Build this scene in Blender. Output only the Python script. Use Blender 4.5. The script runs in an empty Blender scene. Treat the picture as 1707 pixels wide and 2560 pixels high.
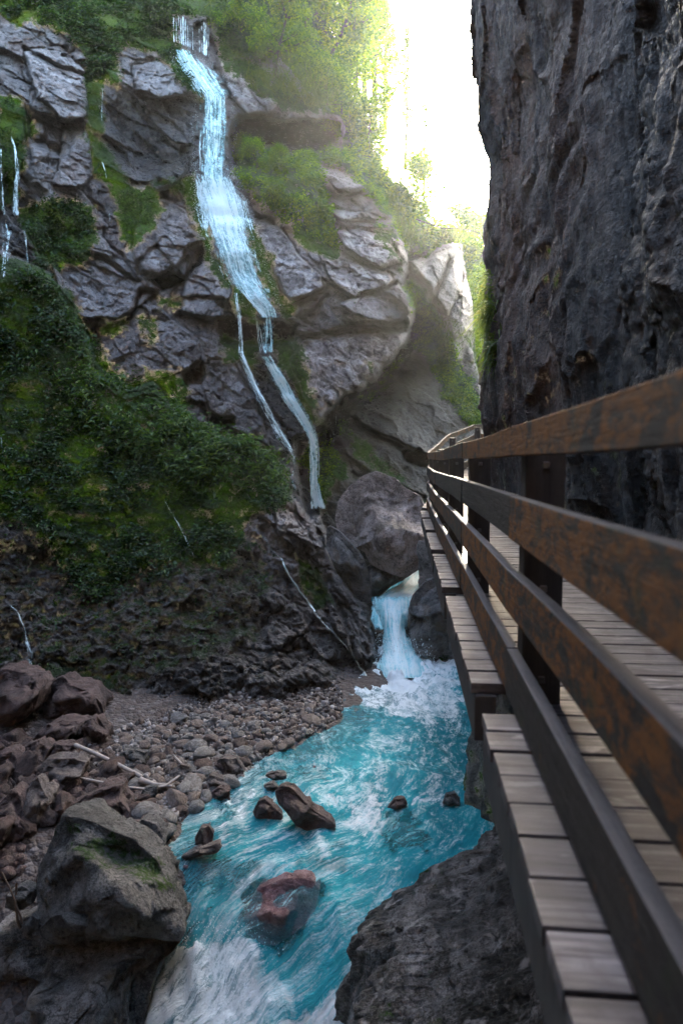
import bpy, math, random
import numpy as np
from mathutils import Vector, Matrix
from mathutils.bvhtree import BVHTree
R = math.radians
PI = math.pi
random.seed(7)
rng = np.random.default_rng(11)
scene = bpy.context.scene
C = scene.collection

# ------------------------------------------------------------------ camera
CAM = np.array([0.0, 0.0, 0.95])
YAW, PITCH, FPX = R(5.3), R(4.15), 1707.0
camd = bpy.data.cameras.new('camera')
cam = bpy.data.objects.new('camera', camd)
C.objects.link(cam)
cam.location = CAM
cam.rotation_euler = (PI/2 - PITCH, 0, YAW)
camd.sensor_fit = 'VERTICAL'
camd.sensor_height = 36
camd.sensor_width = 24
camd.lens = 24
camd.clip_start = 0.05
camd.clip_end = 2000
camd.dof.use_dof = True
camd.dof.focus_distance = 17
camd.dof.aperture_fstop = 2.6
scene.camera = cam

# ------------------------------------------------------------------ light
SUN_EL, SUN_AZ = 25.0, 6.5         # azimuth in degrees, clockwise from +Y
world = bpy.data.worlds.new('World')
scene.world = world
world.use_nodes = True
wn, wl = world.node_tree.nodes, world.node_tree.links
wn.clear()
sky = wn.new('ShaderNodeTexSky')
sky.sky_type = 'NISHITA'
sky.sun_disc = False
sky.sun_elevation = R(SUN_EL)
sky.sun_rotation = R(SUN_AZ)
sky.air_density = 1.3
sky.dust_density = 5.0
sky.ozone_density = 1.5
bg = wn.new('ShaderNodeBackground')
bg.inputs['Strength'].default_value = 0.15
wo = wn.new('ShaderNodeOutputWorld')
wl.new(sky.outputs[0], bg.inputs[0])
wl.new(bg.outputs[0], wo.inputs[0])
sd = bpy.data.lights.new('sun', 'SUN')
sd.energy = 2.0
sd.angle = R(0.6)
sd.color = (1.0, 0.9, 0.72)
sun = bpy.data.objects.new('sun', sd)
C.objects.link(sun)
sdir = Vector((math.sin(R(SUN_AZ))*math.cos(R(SUN_EL)), math.cos(R(SUN_AZ))*math.cos(R(SUN_EL)), math.sin(R(SUN_EL))))
sun.rotation_euler = sdir.to_track_quat('Z', 'Y').to_euler()
sun.location = (0, 10, 40)
scene.view_settings.view_transform = 'Standard'
scene.view_settings.look = 'None'
scene.view_settings.gamma = 1.0
scene.view_settings.exposure = 3.65
scene.render.engine = 'CYCLES'
cy = scene.cycles
cy.use_denoising = True
cy.denoising_prefilter = 'ACCURATE'
cy.max_bounces = 8
cy.diffuse_bounces = 4
cy.glossy_bounces = 3
cy.transmission_bounces = 4
cy.transparent_max_bounces = 16
cy.volume_bounces = 1
cy.sample_clamp_indirect = 6
cy.caustics_reflective = False
cy.caustics_refractive = False

# ------------------------------------------------------------------ projection helpers
Fv = np.array([-math.sin(YAW)*math.cos(PITCH), math.cos(YAW)*math.cos(PITCH), -math.sin(PITCH)])
Rv = np.array([math.cos(YAW), math.sin(YAW), 0.0])
Uv = np.cross(Rv, Fv)

def ray(px, py):
    px = np.asarray(px, float)[..., None]
    py = np.asarray(py, float)[..., None]
    return Fv + Rv*((px-853.5)/FPX) + Uv*((1280-py)/FPX)

def at(px, py, Y):
    """world point seen at photo pixel (px, py) whose world y is Y"""
    d = ray(px, py)
    return CAM + d*(np.asarray(Y, float)[..., None]/d[..., 1:2])

def at_z(px, py, z):
    d = ray(px, py)
    return CAM + d*((z-CAM[2])/d[..., 2:3])

def proj(P):
    v = np.asarray(P)-CAM
    w = v@Fv
    return 853.5+FPX*(v@Rv)/w, 1280-FPX*(v@Uv)/w

# ------------------------------------------------------------------ noise
def _h(ix, iy, iz, s):
    h = (ix.astype(np.int64)*374761393 + iy.astype(np.int64)*668265263 + iz.astype(np.int64)*2147483647 + s*974634777) & 0xffffffff
    h = ((h ^ (h >> 13))*1274126177) & 0xffffffff
    h = (h ^ (h >> 16))
    h = (h*2246822519) & 0xffffffff
    return ((h ^ (h >> 15)) & 0xffffff)/float(0xffffff)

def vnoise(p, s=0):
    p = np.asarray(p, float)
    i = np.floor(p)
    f = p-i
    f = f*f*f*(f*(f*6-15)+10)
    out = 0
    for dx in (0, 1):
        wx = f[..., 0] if dx else 1-f[..., 0]
        for dy in (0, 1):
            wy = f[..., 1] if dy else 1-f[..., 1]
            for dz in (0, 1):
                wz = f[..., 2] if dz else 1-f[..., 2]
                out = out + wx*wy*wz*_h(i[..., 0]+dx, i[..., 1]+dy, i[..., 2]+dz, s)
    return out*2-1

def fbm(p, octs=5, gain=0.5, s=0, ridged=False):
    a, t, n = 1.0, 0.0, 0.0
    q = np.asarray(p, float)
    for k in range(octs):
        v = vnoise(q, s+k*17)
        if ridged:
            v = 1-2*np.abs(v)
        t = t+a*v
        n += a
        a *= gain
        q = q*2.03+3.7
    return t/n

def facets(p, s=0, jit=0.9):
    """voronoi cells with a random plane each: returns (height -1..1, border distance, id)"""
    p = np.asarray(p, float)
    i = np.floor(p)
    f1 = np.full(p.shape[:-1], 9.0)
    f2 = np.full(p.shape[:-1], 9.0)
    hh = np.zeros(p.shape[:-1])
    ident = np.zeros(p.shape[:-1])
    for dx in (-1, 0, 1):
        for dy in (-1, 0, 1):
            for dz in (-1, 0, 1):
                a, b, c = i[..., 0]+dx, i[..., 1]+dy, i[..., 2]+dz
                ox = a+.5+jit*(_h(a, b, c, s+1)-.5)
                oy = b+.5+jit*(_h(a, b, c, s+2)-.5)
                oz = c+.5+jit*(_h(a, b, c, s+3)-.5)
                vx, vy, vz = p[..., 0]-ox, p[..., 1]-oy, p[..., 2]-oz
                d = np.sqrt(vx*vx+vy*vy+vz*vz)
                r0 = _h(a, b, c, s+4)*2-1
                g = r0*.55+vx*(_h(a, b, c, s+5)-.5)*1.6+vy*(_h(a, b, c, s+6)-.5)*1.6+vz*(_h(a, b, c, s+7)-.5)*1.6
                m = d < f1
                f2 = np.where(m, f1, np.minimum(f2, d))
                f1 = np.where(m, d, f1)
                hh = np.where(m, g, hh)
                ident = np.where(m, r0, ident)
    return hh, f2-f1, ident

def sstep(a, b, x):
    t = np.clip((x-a)/(b-a), 0, 1)
    return t*t*(3-2*t)

def poly_sdf(px, py, poly, closed=True):
    """signed distance in photo pixels, negative inside"""
    P = np.array(poly, float)
    n = len(P)
    best = np.full(np.shape(px), 1e9)
    inside = np.zeros(np.shape(px), bool)
    for k in range(n if closed else n-1):
        ax, ay = P[k]
        bx, by = P[(k+1) % n]
        ex, ey = bx-ax, by-ay
        t = np.clip(((px-ax)*ex+(py-ay)*ey)/(ex*ex+ey*ey+1e-9), 0, 1)
        d = np.hypot(px-ax-t*ex, py-ay-t*ey)
        best = np.minimum(best, d)
        if closed and ay != by:
            c = ((ay > py) != (by > py)) & (px < (bx-ax)*(py-ay)/(by-ay)+ax)
            inside ^= c
    return np.where(inside, -best, best) if closed else best

def table(xs, ys, T, px, py):
    xs, ys, T = np.array(xs, float), np.array(ys, float), np.array(T, float)
    x = np.clip(px, xs[0], xs[-1]); y = np.clip(py, ys[0], ys[-1])
    i = np.clip(np.searchsorted(xs, x, 'right')-1, 0, len(xs)-2)
    j = np.clip(np.searchsorted(ys, y, 'right')-1, 0, len(ys)-2)
    u = (x-xs[i])/(xs[i+1]-xs[i]); v = (y-ys[j])/(ys[j+1]-ys[j])
    return T[j, i]*(1-u)*(1-v)+T[j, i+1]*u*(1-v)+T[j+1, i]*(1-u)*v+T[j+1, i+1]*u*v

def blur(A, r):
    for ax in (0, 1):
        for _ in range(2):
            pad = [(0, 0), (0, 0)]
            pad[ax] = (r+1, r)
            B = np.cumsum(np.pad(A, pad, mode='edge'), axis=ax)
            n = A.shape[ax]
            hi = np.take(B, range(2*r+1, 2*r+1+n), axis=ax)
            lo = np.take(B, range(0, n), axis=ax)
            A = (hi-lo)/(2*r+1)
    return A

# ------------------------------------------------------------------ object helpers
def raw_mesh(name, V, F, mat=None, smooth=True, attrs=None):
    """V (n,3) array; F (m,4) or (m,3) int array or list of arrays"""
    me = bpy.data.meshes.new(name)
    V = np.asarray(V, np.float32)
    if isinstance(F, np.ndarray):
        F = [F]
    F = [np.asarray(f, np.int32) for f in F if len(f)]
    me.vertices.add(len(V))
    me.vertices.foreach_set('co', V.ravel())
    loops = np.concatenate([f.ravel() for f in F])
    sizes = np.concatenate([np.full(len(f), f.shape[1], np.int32) for f in F])
    me.loops.add(len(loops))
    me.loops.foreach_set('vertex_index', loops)
    me.polygons.add(len(sizes))
    starts = np.concatenate([[0], np.cumsum(sizes)[:-1]]).astype(np.int32)
    me.polygons.foreach_set('loop_start', starts)
    me.polygons.foreach_set('use_smooth', np.full(len(sizes), smooth, bool))
    me.update(calc_edges=True)
    for k, a in (attrs or {}).items():
        a = np.asarray(a, np.float32)
        at_ = me.attributes.new(k, 'FLOAT', 'POINT')
        at_.data.foreach_set('value', a.ravel())
    if mat:
        me.materials.append(mat)
    return me

def link(name, me, parent=None, loc=None, rot=None, scl=None, label=None, cat=None, group=None, kind=None):
    o = bpy.data.objects.new(name, me)
    C.objects.link(o)
    if parent: o.parent = parent
    if loc is not None: o.location = [float(v) for v in loc]
    if rot is not None: o.rotation_euler = rot
    if scl is not None: o.scale = scl
    if label: o['label'] = label
    if cat: o['category'] = cat
    if group: o['group'] = group
    if kind: o['kind'] = kind
    return o

def grid_faces(nj, ni, keep=None):
    j, i = np.meshgrid(np.arange(nj-1), np.arange(ni-1), indexing='ij')
    a = j*ni+i
    F = np.stack([a, a+ni, a+ni+1, a+1], -1)
    if keep is not None:
        k = keep[:-1, :-1] & keep[1:, :-1] & keep[:-1, 1:] & keep[1:, 1:]
        return F[k]
    return F.reshape(-1, 4)

# ------------------------------------------------------------------ materials
class NT:
    def __init__(s, name):
        s.m = bpy.data.materials.new(name)
        s.m.use_nodes = True
        s.n, s.l = s.m.node_tree.nodes, s.m.node_tree.links
        s.n.clear()
        s.out = s.n.new('ShaderNodeOutputMaterial')
    def node(s, t, **kw):
        n = s.n.new(t)
        for k, v in kw.items():
            if k.startswith('i_'):
                key = k[2:].replace('_', ' ')
                n.inputs[key].default_value = v
            else:
                setattr(n, k, v)
        return n
    def link(s, a, b): s.l.new(a, b)
    def attr(s, name): return s.node('ShaderNodeAttribute', attribute_name=name).outputs['Fac']
    def pos(s, obj=False):
        if obj:
            return s.node('ShaderNodeTexCoord').outputs['Object']
        return s.node('ShaderNodeNewGeometry').outputs['Position']
    def noise(s, vec, scale, detail=6, rough=.6, dist=0.0):
        n = s.node('ShaderNodeTexNoise', i_Scale=scale, i_Detail=detail, i_Roughness=rough, i_Distortion=dist)
        s.link(vec, n.inputs['Vector'])
        return n.outputs['Fac']
    def vor(s, vec, scale, feature='F1'):
        n = s.node('ShaderNodeTexVoronoi', i_Scale=scale, feature=feature)
        s.link(vec, n.inputs['Vector'])
        return n.outputs['Distance']
    def mapping(s, vec, scale=(1, 1, 1), rot=(0, 0, 0)):
        n = s.node('ShaderNodeMapping')
        n.inputs['Scale'].default_value = scale
        n.inputs['Rotation'].default_value = rot
        s.link(vec, n.inputs['Vector'])
        return n.outputs[0]
    def ramp(s, fac, stops):
        n = s.node('ShaderNodeValToRGB')
        e = n.color_ramp.elements
        while len(e) < len(stops): e.new(0.5)
        for k, (p, c) in enumerate(stops):
            e[k].position = p
            e[k].color = (c[0], c[1], c[2], 1) if not isinstance(c, (int, float)) else (c, c, c, 1)
        s.link(fac, n.inputs[0])
        return n.outputs[0]
    def rng_(s, v, a, b, c=0, d=1, clamp=True):
        n = s.node('ShaderNodeMapRange', clamp=clamp)
        for k, x in zip(('From Min', 'From Max', 'To Min', 'To Max'), (a, b, c, d)):
            n.inputs[k].default_value = x
        s.link(v, n.inputs['Value'])
        return n.outputs[0]
    def math(s, op, a, b=None, clamp=False):
        n = s.node('ShaderNodeMath', operation=op, use_clamp=clamp)
        for k, x in enumerate((a, b)):
            if x is None: continue
            if isinstance(x, (int, float)): n.inputs[k].default_value = x
            else: s.link(x, n.inputs[k])
        return n.outputs[0]
    def mix(s, f, a, b, mode='MIX'):
        n = s.node('ShaderNodeMix', data_type='RGBA', blend_type=mode)
        for k, x in ((0, f), (6, a), (7, b)):
            if isinstance(x, (int, float)): n.inputs[k].default_value = x
            elif isinstance(x, tuple): n.inputs[k].default_value = (*x, 1)
            else: s.link(x, n.inputs[k])
        return n.outputs[2]
    def bump(s, h, strength=.5, dist=.05, normal=None):
        n = s.node('ShaderNodeBump', i_Strength=strength, i_Distance=dist)
        s.link(h, n.inputs['Height'])
        if normal: s.link(normal, n.inputs['Normal'])
        return n.outputs[0]
    def bsdf(s, **kw):
        b = s.node('ShaderNodeBsdfPrincipled')
        for k, v in kw.items():
            key = k.replace('_', ' ')
            if isinstance(v, (int, float)): b.inputs[key].default_value = v
            elif isinstance(v, tuple): b.inputs[key].default_value = (*v, 1) if len(v) == 3 else v
            else: s.link(v, b.inputs[key])
        s.link(b.outputs[0], s.out.inputs[0])
        return b

def rock_material(name, dark, mid, light, moss_col=(.020, .055, .002), scale=1.0, obj=False, rough=.62,
                  streak=None, use_moss=True, warm=(.20, .12, .09), use_tint=False, lowmoss=0.0):
    dark, mid, light, warm = [tuple(c*k for c in v) for v, k in ((dark, .45), (mid, .60), (light, .88), (warm, .62))]
    t = NT(name)
    p = t.pos(obj)
    q = t.mapping(p, (scale, scale, scale))
    big = t.noise(q, .35, 4, .6, .6)
    med = t.noise(q, 1.7, 8, .68, .5)
    fine = t.noise(q, 9, 8, .7)
    speck = t.noise(q, 38, 4, .7)
    blot = t.math('ADD', t.math('MULTIPLY', big, .35), t.math('ADD', t.math('MULTIPLY', med, .35), t.math('ADD', t.math('MULTIPLY', fine, .2), t.math('MULTIPLY', speck, .25))))
    col = t.ramp(blot, [(.43, dark), (.52, mid), (.61, light)])
    w = t.noise(q, .8, 5, .6, 1.0)
    col = t.mix(t.rng_(w, .50, .66, 0, .75), col, warm, 'MIX')
    # pale mineral film
    w2 = t.noise(q, 2.6, 8, .75, 1.5)
    col = t.mix(t.rng_(w2, .60, .70, 0, .55), col, tuple(min(1, c*1.7) for c in light))
    dk = t.noise(q, 4.3, 8, .75, .8)
    col = t.mix(t.rng_(dk, .56, .68, 0, .7), col, tuple(c*.45 for c in dark))
    if streak:
        sm = t.mapping(p, streak)
        sn = t.noise(sm, 1.0, 7, .65, .3)
        col = t.mix(t.rng_(sn, .42, .60, 0, .75), col, tuple(c*.6 for c in dark))
        sn2 = t.noise(t.mapping(p, tuple(x*1.7 for x in streak)), 1.3, 6, .6, .2)
        col = t.mix(t.rng_(sn2, .57, .67, 0, .8), col, tuple(c*1.5 for c in light))
    rg = t.rng_(fine, .3, .7, rough-.14, rough+.2)
    if use_tint:
        col = t.mix(t.attr('tint'), col, t.mix(t.noise(q, 3.2, 6, .7, .5), (.014, .015, .007), (.105, .084, .040)))
        col = t.mix(t.attr('pale'), col, t.ramp(t.noise(t.mapping(q, (1, 1, 1)), 3.5, 10, .75, .6), [(.38, (.07, .055, .052)), (.51, (.36, .32, .31)), (.60, (.74, .72, .72))]))
        wet = t.attr('wet')  # wet rock and painted shade share this mask
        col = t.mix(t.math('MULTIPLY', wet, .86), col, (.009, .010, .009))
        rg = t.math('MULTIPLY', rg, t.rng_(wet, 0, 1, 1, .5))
    crk = t.vor(t.mapping(q, (1.0, 1.0, 1.6), (0, .65, 0)), 1.6, 'DISTANCE_TO_EDGE')
    crw = t.noise(q, 1.2, 3, .6)
    crm = t.math('MULTIPLY', t.rng_(crk, 0, .022, 1, 0), t.rng_(crw, .5, .6))
    col = t.mix(t.math('MULTIPLY', crm, .8), col, tuple(c*.25 for c in dark))
    pit = t.rng_(t.noise(q, 17, 6, .8, .4), .53, .64, 0, .75)
    col = t.mix(pit, col, tuple(c*.5 for c in dark))
    h = t.math('ADD', t.math('MULTIPLY', med, .55), t.math('ADD', t.math('MULTIPLY', fine, .5), t.math('MULTIPLY', speck, .2)))
    h = t.math('SUBTRACT', h, t.math('MULTIPLY', pit, .25))
    nb = t.bump(h, 1.0, (.30 if scale < 1 else .22/scale))
    if use_moss:
        mm = t.attr('moss') if not obj else t.math('ADD', t.attr('moss'), 0)
        mn = t.noise(q, 6, 8, .75, .3)
        mk = t.rng_(t.math('ADD', mm, t.math('MULTIPLY', t.math('SUBTRACT', mn, .5), 2.6)), .42, .66)
        mc = t.mix(t.rng_(t.noise(q, 14, 4, .7), .35, .65), tuple(c*.4 for c in moss_col), tuple(c*1.7 for c in moss_col))
        mc = t.mix(t.rng_(t.noise(q, 1.3, 4, .6), .50, .68), mc, (moss_col[0]*2.3, moss_col[1]*1.7, moss_col[2]*1.2))
        if use_tint: mc = t.mix(t.math('MULTIPLY', t.attr('wet'), .7), mc, (.006, .012, .004))
        col = t.mix(mk, col, mc)
        rg = t.math('MAXIMUM', rg, t.math('MULTIPLY', mk, .95))
        mh = t.noise(q, 22, 5, .8)
        nb = t.bump(t.math('MULTIPLY', mh, mk), .9, .12/scale, nb)
    t.bsdf(Base_Color=col, Roughness=rg, Normal=nb, Specular_IOR_Level=.6)
    return t.m

def leaf_material(name, a, b, c, trans=.45):
    t = NT(name)
    geo = t.node('ShaderNodeNewGeometry')
    col = t.ramp(geo.outputs['Random Per Island'], [(.0, a), (.55, b), (1.0, c)])
    col = t.mix(t.rng_(t.noise(t.pos(), .9, 3, .6), .4, .62), col, t.mix(.5, col, a))
    d = t.node('ShaderNodeBsdfDiffuse')
    t.link(col, d.inputs[0])
    g = t.node('ShaderNodeBsdfGlossy', i_Roughness=.45)
    g.inputs[0].default_value = (.5, .6, .5, 1)
    tr = t.node('ShaderNodeBsdfTranslucent')
    t.link(t.mix(1.0, col, (1.9, 1.9, .7), 'MULTIPLY'), tr.inputs[0])
    m1 = t.node('ShaderNodeMixShader'); m1.inputs[0].default_value = trans
    t.link(d.outputs[0], m1.inputs[1]); t.link(tr.outputs[0], m1.inputs[2])
    m2 = t.node('ShaderNodeMixShader'); m2.inputs[0].default_value = .06
    t.link(m1.outputs[0], m2.inputs[1]); t.link(g.outputs[0], m2.inputs[2])
    t.link(m2.outputs[0], t.out.inputs[0])
    return t.m

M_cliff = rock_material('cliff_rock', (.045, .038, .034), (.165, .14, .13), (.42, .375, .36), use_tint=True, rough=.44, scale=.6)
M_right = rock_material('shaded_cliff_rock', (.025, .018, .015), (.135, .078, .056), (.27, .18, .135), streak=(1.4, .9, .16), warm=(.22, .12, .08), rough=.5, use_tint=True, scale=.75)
M_low = rock_material('wet_river_rock', (.02, .018, .015), (.085, .07, .055), (.42, .38, .36), streak=(1.6, 1.6, .35), rough=.42, warm=(.08, .06, .03))
M_grey = rock_material('grey_boulder_rock', (.018, .018, .017), (.068, .066, .063), (.21, .20, .19), scale=1.3, obj=True, warm=(.16, .15, .14))
M_red = rock_material('red_boulder_rock', (.02, .010, .010), (.070, .032, .029), (.21, .135, .12), scale=1.8, obj=True, warm=(.19, .085, .06), use_moss=False, rough=.48)
M_crim = rock_material('crimson_wet_rock', (.12, .045, .055), (.30, .12, .135), (.42, .26, .27), scale=1.8, obj=True, warm=(.28, .08, .08), use_moss=False, rough=.35)
M_cobg = rock_material('pale_cobble', (.09, .085, .08), (.30, .28, .265), (.55, .52, .50), scale=2.5, obj=True, warm=(.30, .24, .2), use_moss=False, rough=.5)
M_cobb = rock_material('brown_cobble', (.07, .05, .04), (.26, .185, .155), (.48, .38, .33), scale=2.5, obj=True, warm=(.30, .18, .12), use_moss=False, rough=.5)
M_brown = rock_material('brown_boulder_rock', (.06, .045, .04), (.15, .115, .10), (.27, .22, .20), scale=1.8, obj=True, warm=(.18, .11, .07), rough=.55)
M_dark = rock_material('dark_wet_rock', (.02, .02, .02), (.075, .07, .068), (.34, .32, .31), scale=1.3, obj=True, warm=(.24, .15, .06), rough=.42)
M_big = rock_material('pinkish_boulder_rock', (.07, .05, .033), (.24, .175, .14), (.52, .43, .40), scale=.8, obj=True, warm=(.20, .15, .08), rough=.6)
M_moss_leaf = leaf_material('ground_leaves', (.003, .012, .001), (.012, .040, .003), (.055, .115, .008), .35)
M_leaf = leaf_material('tree_leaves', (.026, .065, .002), (.085, .165, .004), (.22, .31, .008), .6)
M_conif = leaf_material('conifer_needles', (.01, .028, .008), (.022, .055, .012), (.05, .10, .018), .35)
M_crest = leaf_material('fresh_leaves', (.02, .05, .006), (.05, .105, .012), (.11, .18, .02), .4)
M_grass = leaf_material('grass_blades', (.04, .07, .01), (.09, .13, .02), (.18, .19, .05), .4)

def bark_material():
    t = NT('bark')
    p = t.pos()
    n = t.noise(t.mapping(p, (6, 6, 1.2)), 2, 6, .7)
    t.bsdf(Base_Color=t.ramp(n, [(.35, (.022, .018, .010)), (.6, (.075, .062, .040))]), Roughness=.9, Normal=t.bump(n, .6, .03))
    return t.m
M_bark = bark_material()

def wood_material(name, kind):
    t = NT(name)
    p = t.pos()
    if kind == 'plank':
        g = t.noise(t.mapping(p, (1.6, 34, 8)), 1.0, 8, .7, .3)
        n2 = t.noise(p, 3.5, 6, .7, .6)
        n3 = t.noise(t.mapping(p, (4, 14, 4)), 1.0, 5, .6, .4)
        rnd = t.attr('tone')
        col = t.ramp(g, [(.36, (.018, .015, .016)), (.5, (.068, .059, .065)), (.63, (.18, .16, .17))])
        col = t.mix(t.rng_(n2, .48, .62, 0, .8), col, (.07, .055, .05))
        col = t.mix(t.rng_(n3, .58, .66, 0, .7), col, (.33, .30, .30))
        col = t.mix(t.rng_(rnd, 0, 1, 0, .65), col, (.045, .036, .036))
        knots = t.vor(t.mapping(p, (1, 2.5, 1)), 4.0)
        col = t.mix(t.rng_(knots, .03, .09, .8, 0), col, (.05, .035, .03))
        t.bsdf(Base_Color=col, Roughness=t.rng_(n2, .3, .7, .45, .75), Normal=t.bump(t.math('ADD', g, t.math('MULTIPLY', n3, .5)), .5, .012))
    elif kind == 'rail':
        g = t.noise(t.mapping(p, (30, 1.6, 30)), 1.0, 7, .7, .3)
        n2 = t.noise(t.mapping(p, (5, 4.5, 9)), 1.1, 9, .74, .6)
        n3 = t.noise(t.mapping(p, (22, 14, 34)), 1.3, 8, .78, .4)
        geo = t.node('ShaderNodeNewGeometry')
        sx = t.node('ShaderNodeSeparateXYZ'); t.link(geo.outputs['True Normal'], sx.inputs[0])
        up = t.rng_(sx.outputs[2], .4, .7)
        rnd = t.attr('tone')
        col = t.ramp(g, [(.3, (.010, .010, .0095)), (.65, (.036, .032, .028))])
        rust = t.mix(t.rng_(n3, .35, .65), (.10, .040, .008), (.26, .10, .016))
        msk = t.rng_(t.math('ADD', t.math('MULTIPLY', n2, .62), t.math('ADD', t.math('MULTIPLY', n3, .34), t.math('MULTIPLY', rnd, .10))), .485, .56)
        col = t.mix(t.math('MULTIPLY', msk, .85), col, rust)
        grn = t.noise(t.mapping(p, (3, 3, 3)), 2.0, 5, .6)
        col = t.mix(t.rng_(grn, .57, .68, 0, .55), col, (.035, .045, .02))
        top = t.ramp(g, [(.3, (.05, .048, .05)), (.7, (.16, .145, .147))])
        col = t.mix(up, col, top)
        t.bsdf(Base_Color=col, Roughness=t.rng_(n3, .3, .7, .65, .9), Normal=t.bump(t.math('ADD', g, n3), .8, .014), Specular_IOR_Level=.3)
    else:
        g = t.noise(t.mapping(p, (20, 20, 1.6)), 1.0, 7, .7, .3)
        n2 = t.noise(p, 5, 6, .7, .4)
        col = t.ramp(g, [(.3, (.018, .017, .018)), (.7, (.06, .053, .05))])
        col = t.mix(t.rng_(n2, .52, .68, 0, .6), col, (.09, .08, .075))
        t.bsdf(Base_Color=col, Roughness=.65, Normal=t.bump(g, .5, .01))
    return t.m
M_plank = wood_material('weathered_planks', 'plank')
M_rail = wood_material('lichen_stained_rail_wood', 'rail')
M_post = wood_material('dark_post_wood', 'post')

def simple(name, col, rough=.6, metal=0.0):
    t = NT(name)
    n = t.noise(t.pos(), 20, 5, .6)
    c = t.mix(t.rng_(n, .3, .7), tuple(x*.6 for x in col), col)
    t.bsdf(Base_Color=c, Roughness=rough, Metallic=metal)
    return t.m
M_bolt = simple('steel_bolt', (.2, .2, .21), .4, .9)
M_drift = simple('driftwood', (.42, .36, .32), .8)
M_twig = simple('dry_twig', (.17, .12, .09), .8)

def water_material():
    t = NT('turquoise_river_water')
    p = t.pos()
    uv = t.node('ShaderNodeCombineXYZ')
    t.link(t.attr('across'), uv.inputs[0]); t.link(t.attr('along'), uv.inputs[1])
    flow = uv.outputs[0]
    f = t.attr('foam')
    st = t.noise(t.mapping(flow, (2.3, 1.0, 1)), 1.0, 10, .70, .7)
    st2 = t.noise(t.mapping(flow, (7, 4.0, 1)), 1.0, 8, .76, .5)
    st3 = t.noise(p, 22, 5, .75, .6)
    veins = t.noise(t.mapping(flow, (2.0, 1.0, 1)), 1.6, 9, .68, 1.0)
    vein = t.rng_(t.math('ABSOLUTE', t.math('SUBTRACT', veins, .5)), 0, .035, 1, 0)
    d = t.attr('deep')
    base = t.ramp(t.math('ADD', t.math('MULTIPLY', st, .6), t.math('MULTIPLY', st2, .4)),
                  [(.34, (.006, .20, .26)), (.5, (.035, .46, .53)), (.62, (.28, .80, .84))])
    base = t.mix(t.rng_(t.noise(t.mapping(flow, (.9, .6, 1)), 1.0, 5, .6, .4), .46, .62, 0, .55), base, (.006, .20, .25))
    base = t.mix(t.math('MULTIPLY', d, .65), base, (.003, .15, .20))
    fm = t.math('ADD', f, t.math('ADD', t.math('MULTIPLY', t.math('SUBTRACT', st, .5), 1.5), t.math('ADD', t.math('MULTIPLY', t.math('SUBTRACT', st2, .5), 1.6), t.math('MULTIPLY', t.math('SUBTRACT', st3, .5), .9))))
    fm = t.math('ADD', fm, t.math('MULTIPLY', t.math('MULTIPLY', vein, f), .5))
    fk = t.rng_(fm, .36, .94)
    col = t.mix(fk, base, (.90, .96, .97))
    h = t.math('ADD', t.math('MULTIPLY', st, .7), t.math('ADD', t.math('MULTIPLY', st2, .35), t.math('MULTIPLY', st3, .12)))
    nb = t.bump(h, .9, .22)
    a = t.attr('alpha')
    al = t.math('MAXIMUM', a, fk)
    t.bsdf(Base_Color=col, Roughness=t.rng_(fk, 0, 1, .12, .6), Normal=nb, Alpha=al, Specular_IOR_Level=.3)
    return t.m
M_water = water_material()

def fall_material(name, body, dens, thin=1.0):
    t = NT(name)
    uv = t.node('ShaderNodeCombineXYZ')
    t.link(t.attr('across'), uv.inputs[0]); t.link(t.attr('along'), uv.inputs[1])
    fl = uv.outputs[0]
    s1 = t.noise(t.mapping(fl, (11*thin, .55, 1)), 1.0, 6, .65, .35)
    s2 = t.noise(t.mapping(fl, (30*thin, 1.6, 1)), 1.0, 5, .7, .5)
    s3 = t.noise(t.mapping(fl, (22*thin, 12, 1)), 1.0, 5, .75, .8)
    e = t.attr('edge')
    fo = t.attr('foam')
    v = t.math('ADD', t.math('MULTIPLY', t.math('SUBTRACT', t.math('MULTIPLY', s1, 1.7), .36), 1.0), t.math('ADD', t.math('MULTIPLY', s2, .7), t.math('MULTIPLY', s3, .5)))
    cl = t.noise(t.mapping(fl, (5*thin, 2.6, 1)), 1.0, 7, .72, .5)
    v = t.math('ADD', v, t.math('SUBTRACT', t.math('ADD', t.math('MULTIPLY', cl, 1.3), t.math('MULTIPLY', s3, .5)), .90))
    v = t.math('ADD', v, t.math('MULTIPLY', fo, .55))
    v = t.math('SUBTRACT', v, t.math('MULTIPLY', e, .75))
    al = t.rng_(v, 1.05-dens, 1.30-dens)
    wt = t.math('ADD', t.rng_(v, .94, 1.36), t.math('MULTIPLY', e, .45), True)
    col = t.mix(wt, body, (.80, .95, .95))
    t.bsdf(Base_Color=col, Roughness=.35, Alpha=al, Normal=t.bump(v, .6, .05), Specular_IOR_Level=.5)
    return t.m
M_fall = fall_material('waterfall_water', (.06, .48, .50), .12)
M_fallthin = fall_material('thin_waterfall_water', (.12, .50, .52), -.10, 1.3)
M_trickle = fall_material('trickling_water', (.16, .34, .36), -.22, 2.0)

# ================================================================== LEFT CLIFF (terrain)
GX = np.concatenate([np.arange(-760, -260, 10.0), np.arange(-260, 1262, 2.7)])
GY = np.concatenate([np.arange(-420, -160, 10.0), np.arange(-160, 1862, 2.7)])
PX, PY = np.meshgrid(GX, GY)
warp = np.stack([PX/38, PY/38, PX*0], -1)
wx_ = fbm(warp, 5, .6, 3)*7
wy_ = fbm(warp+9, 5, .6, 5)*7
QX, QY = PX+wx_*1.1, PY+wy_*1.1          # warped pixel coords: ragged outlines

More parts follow.
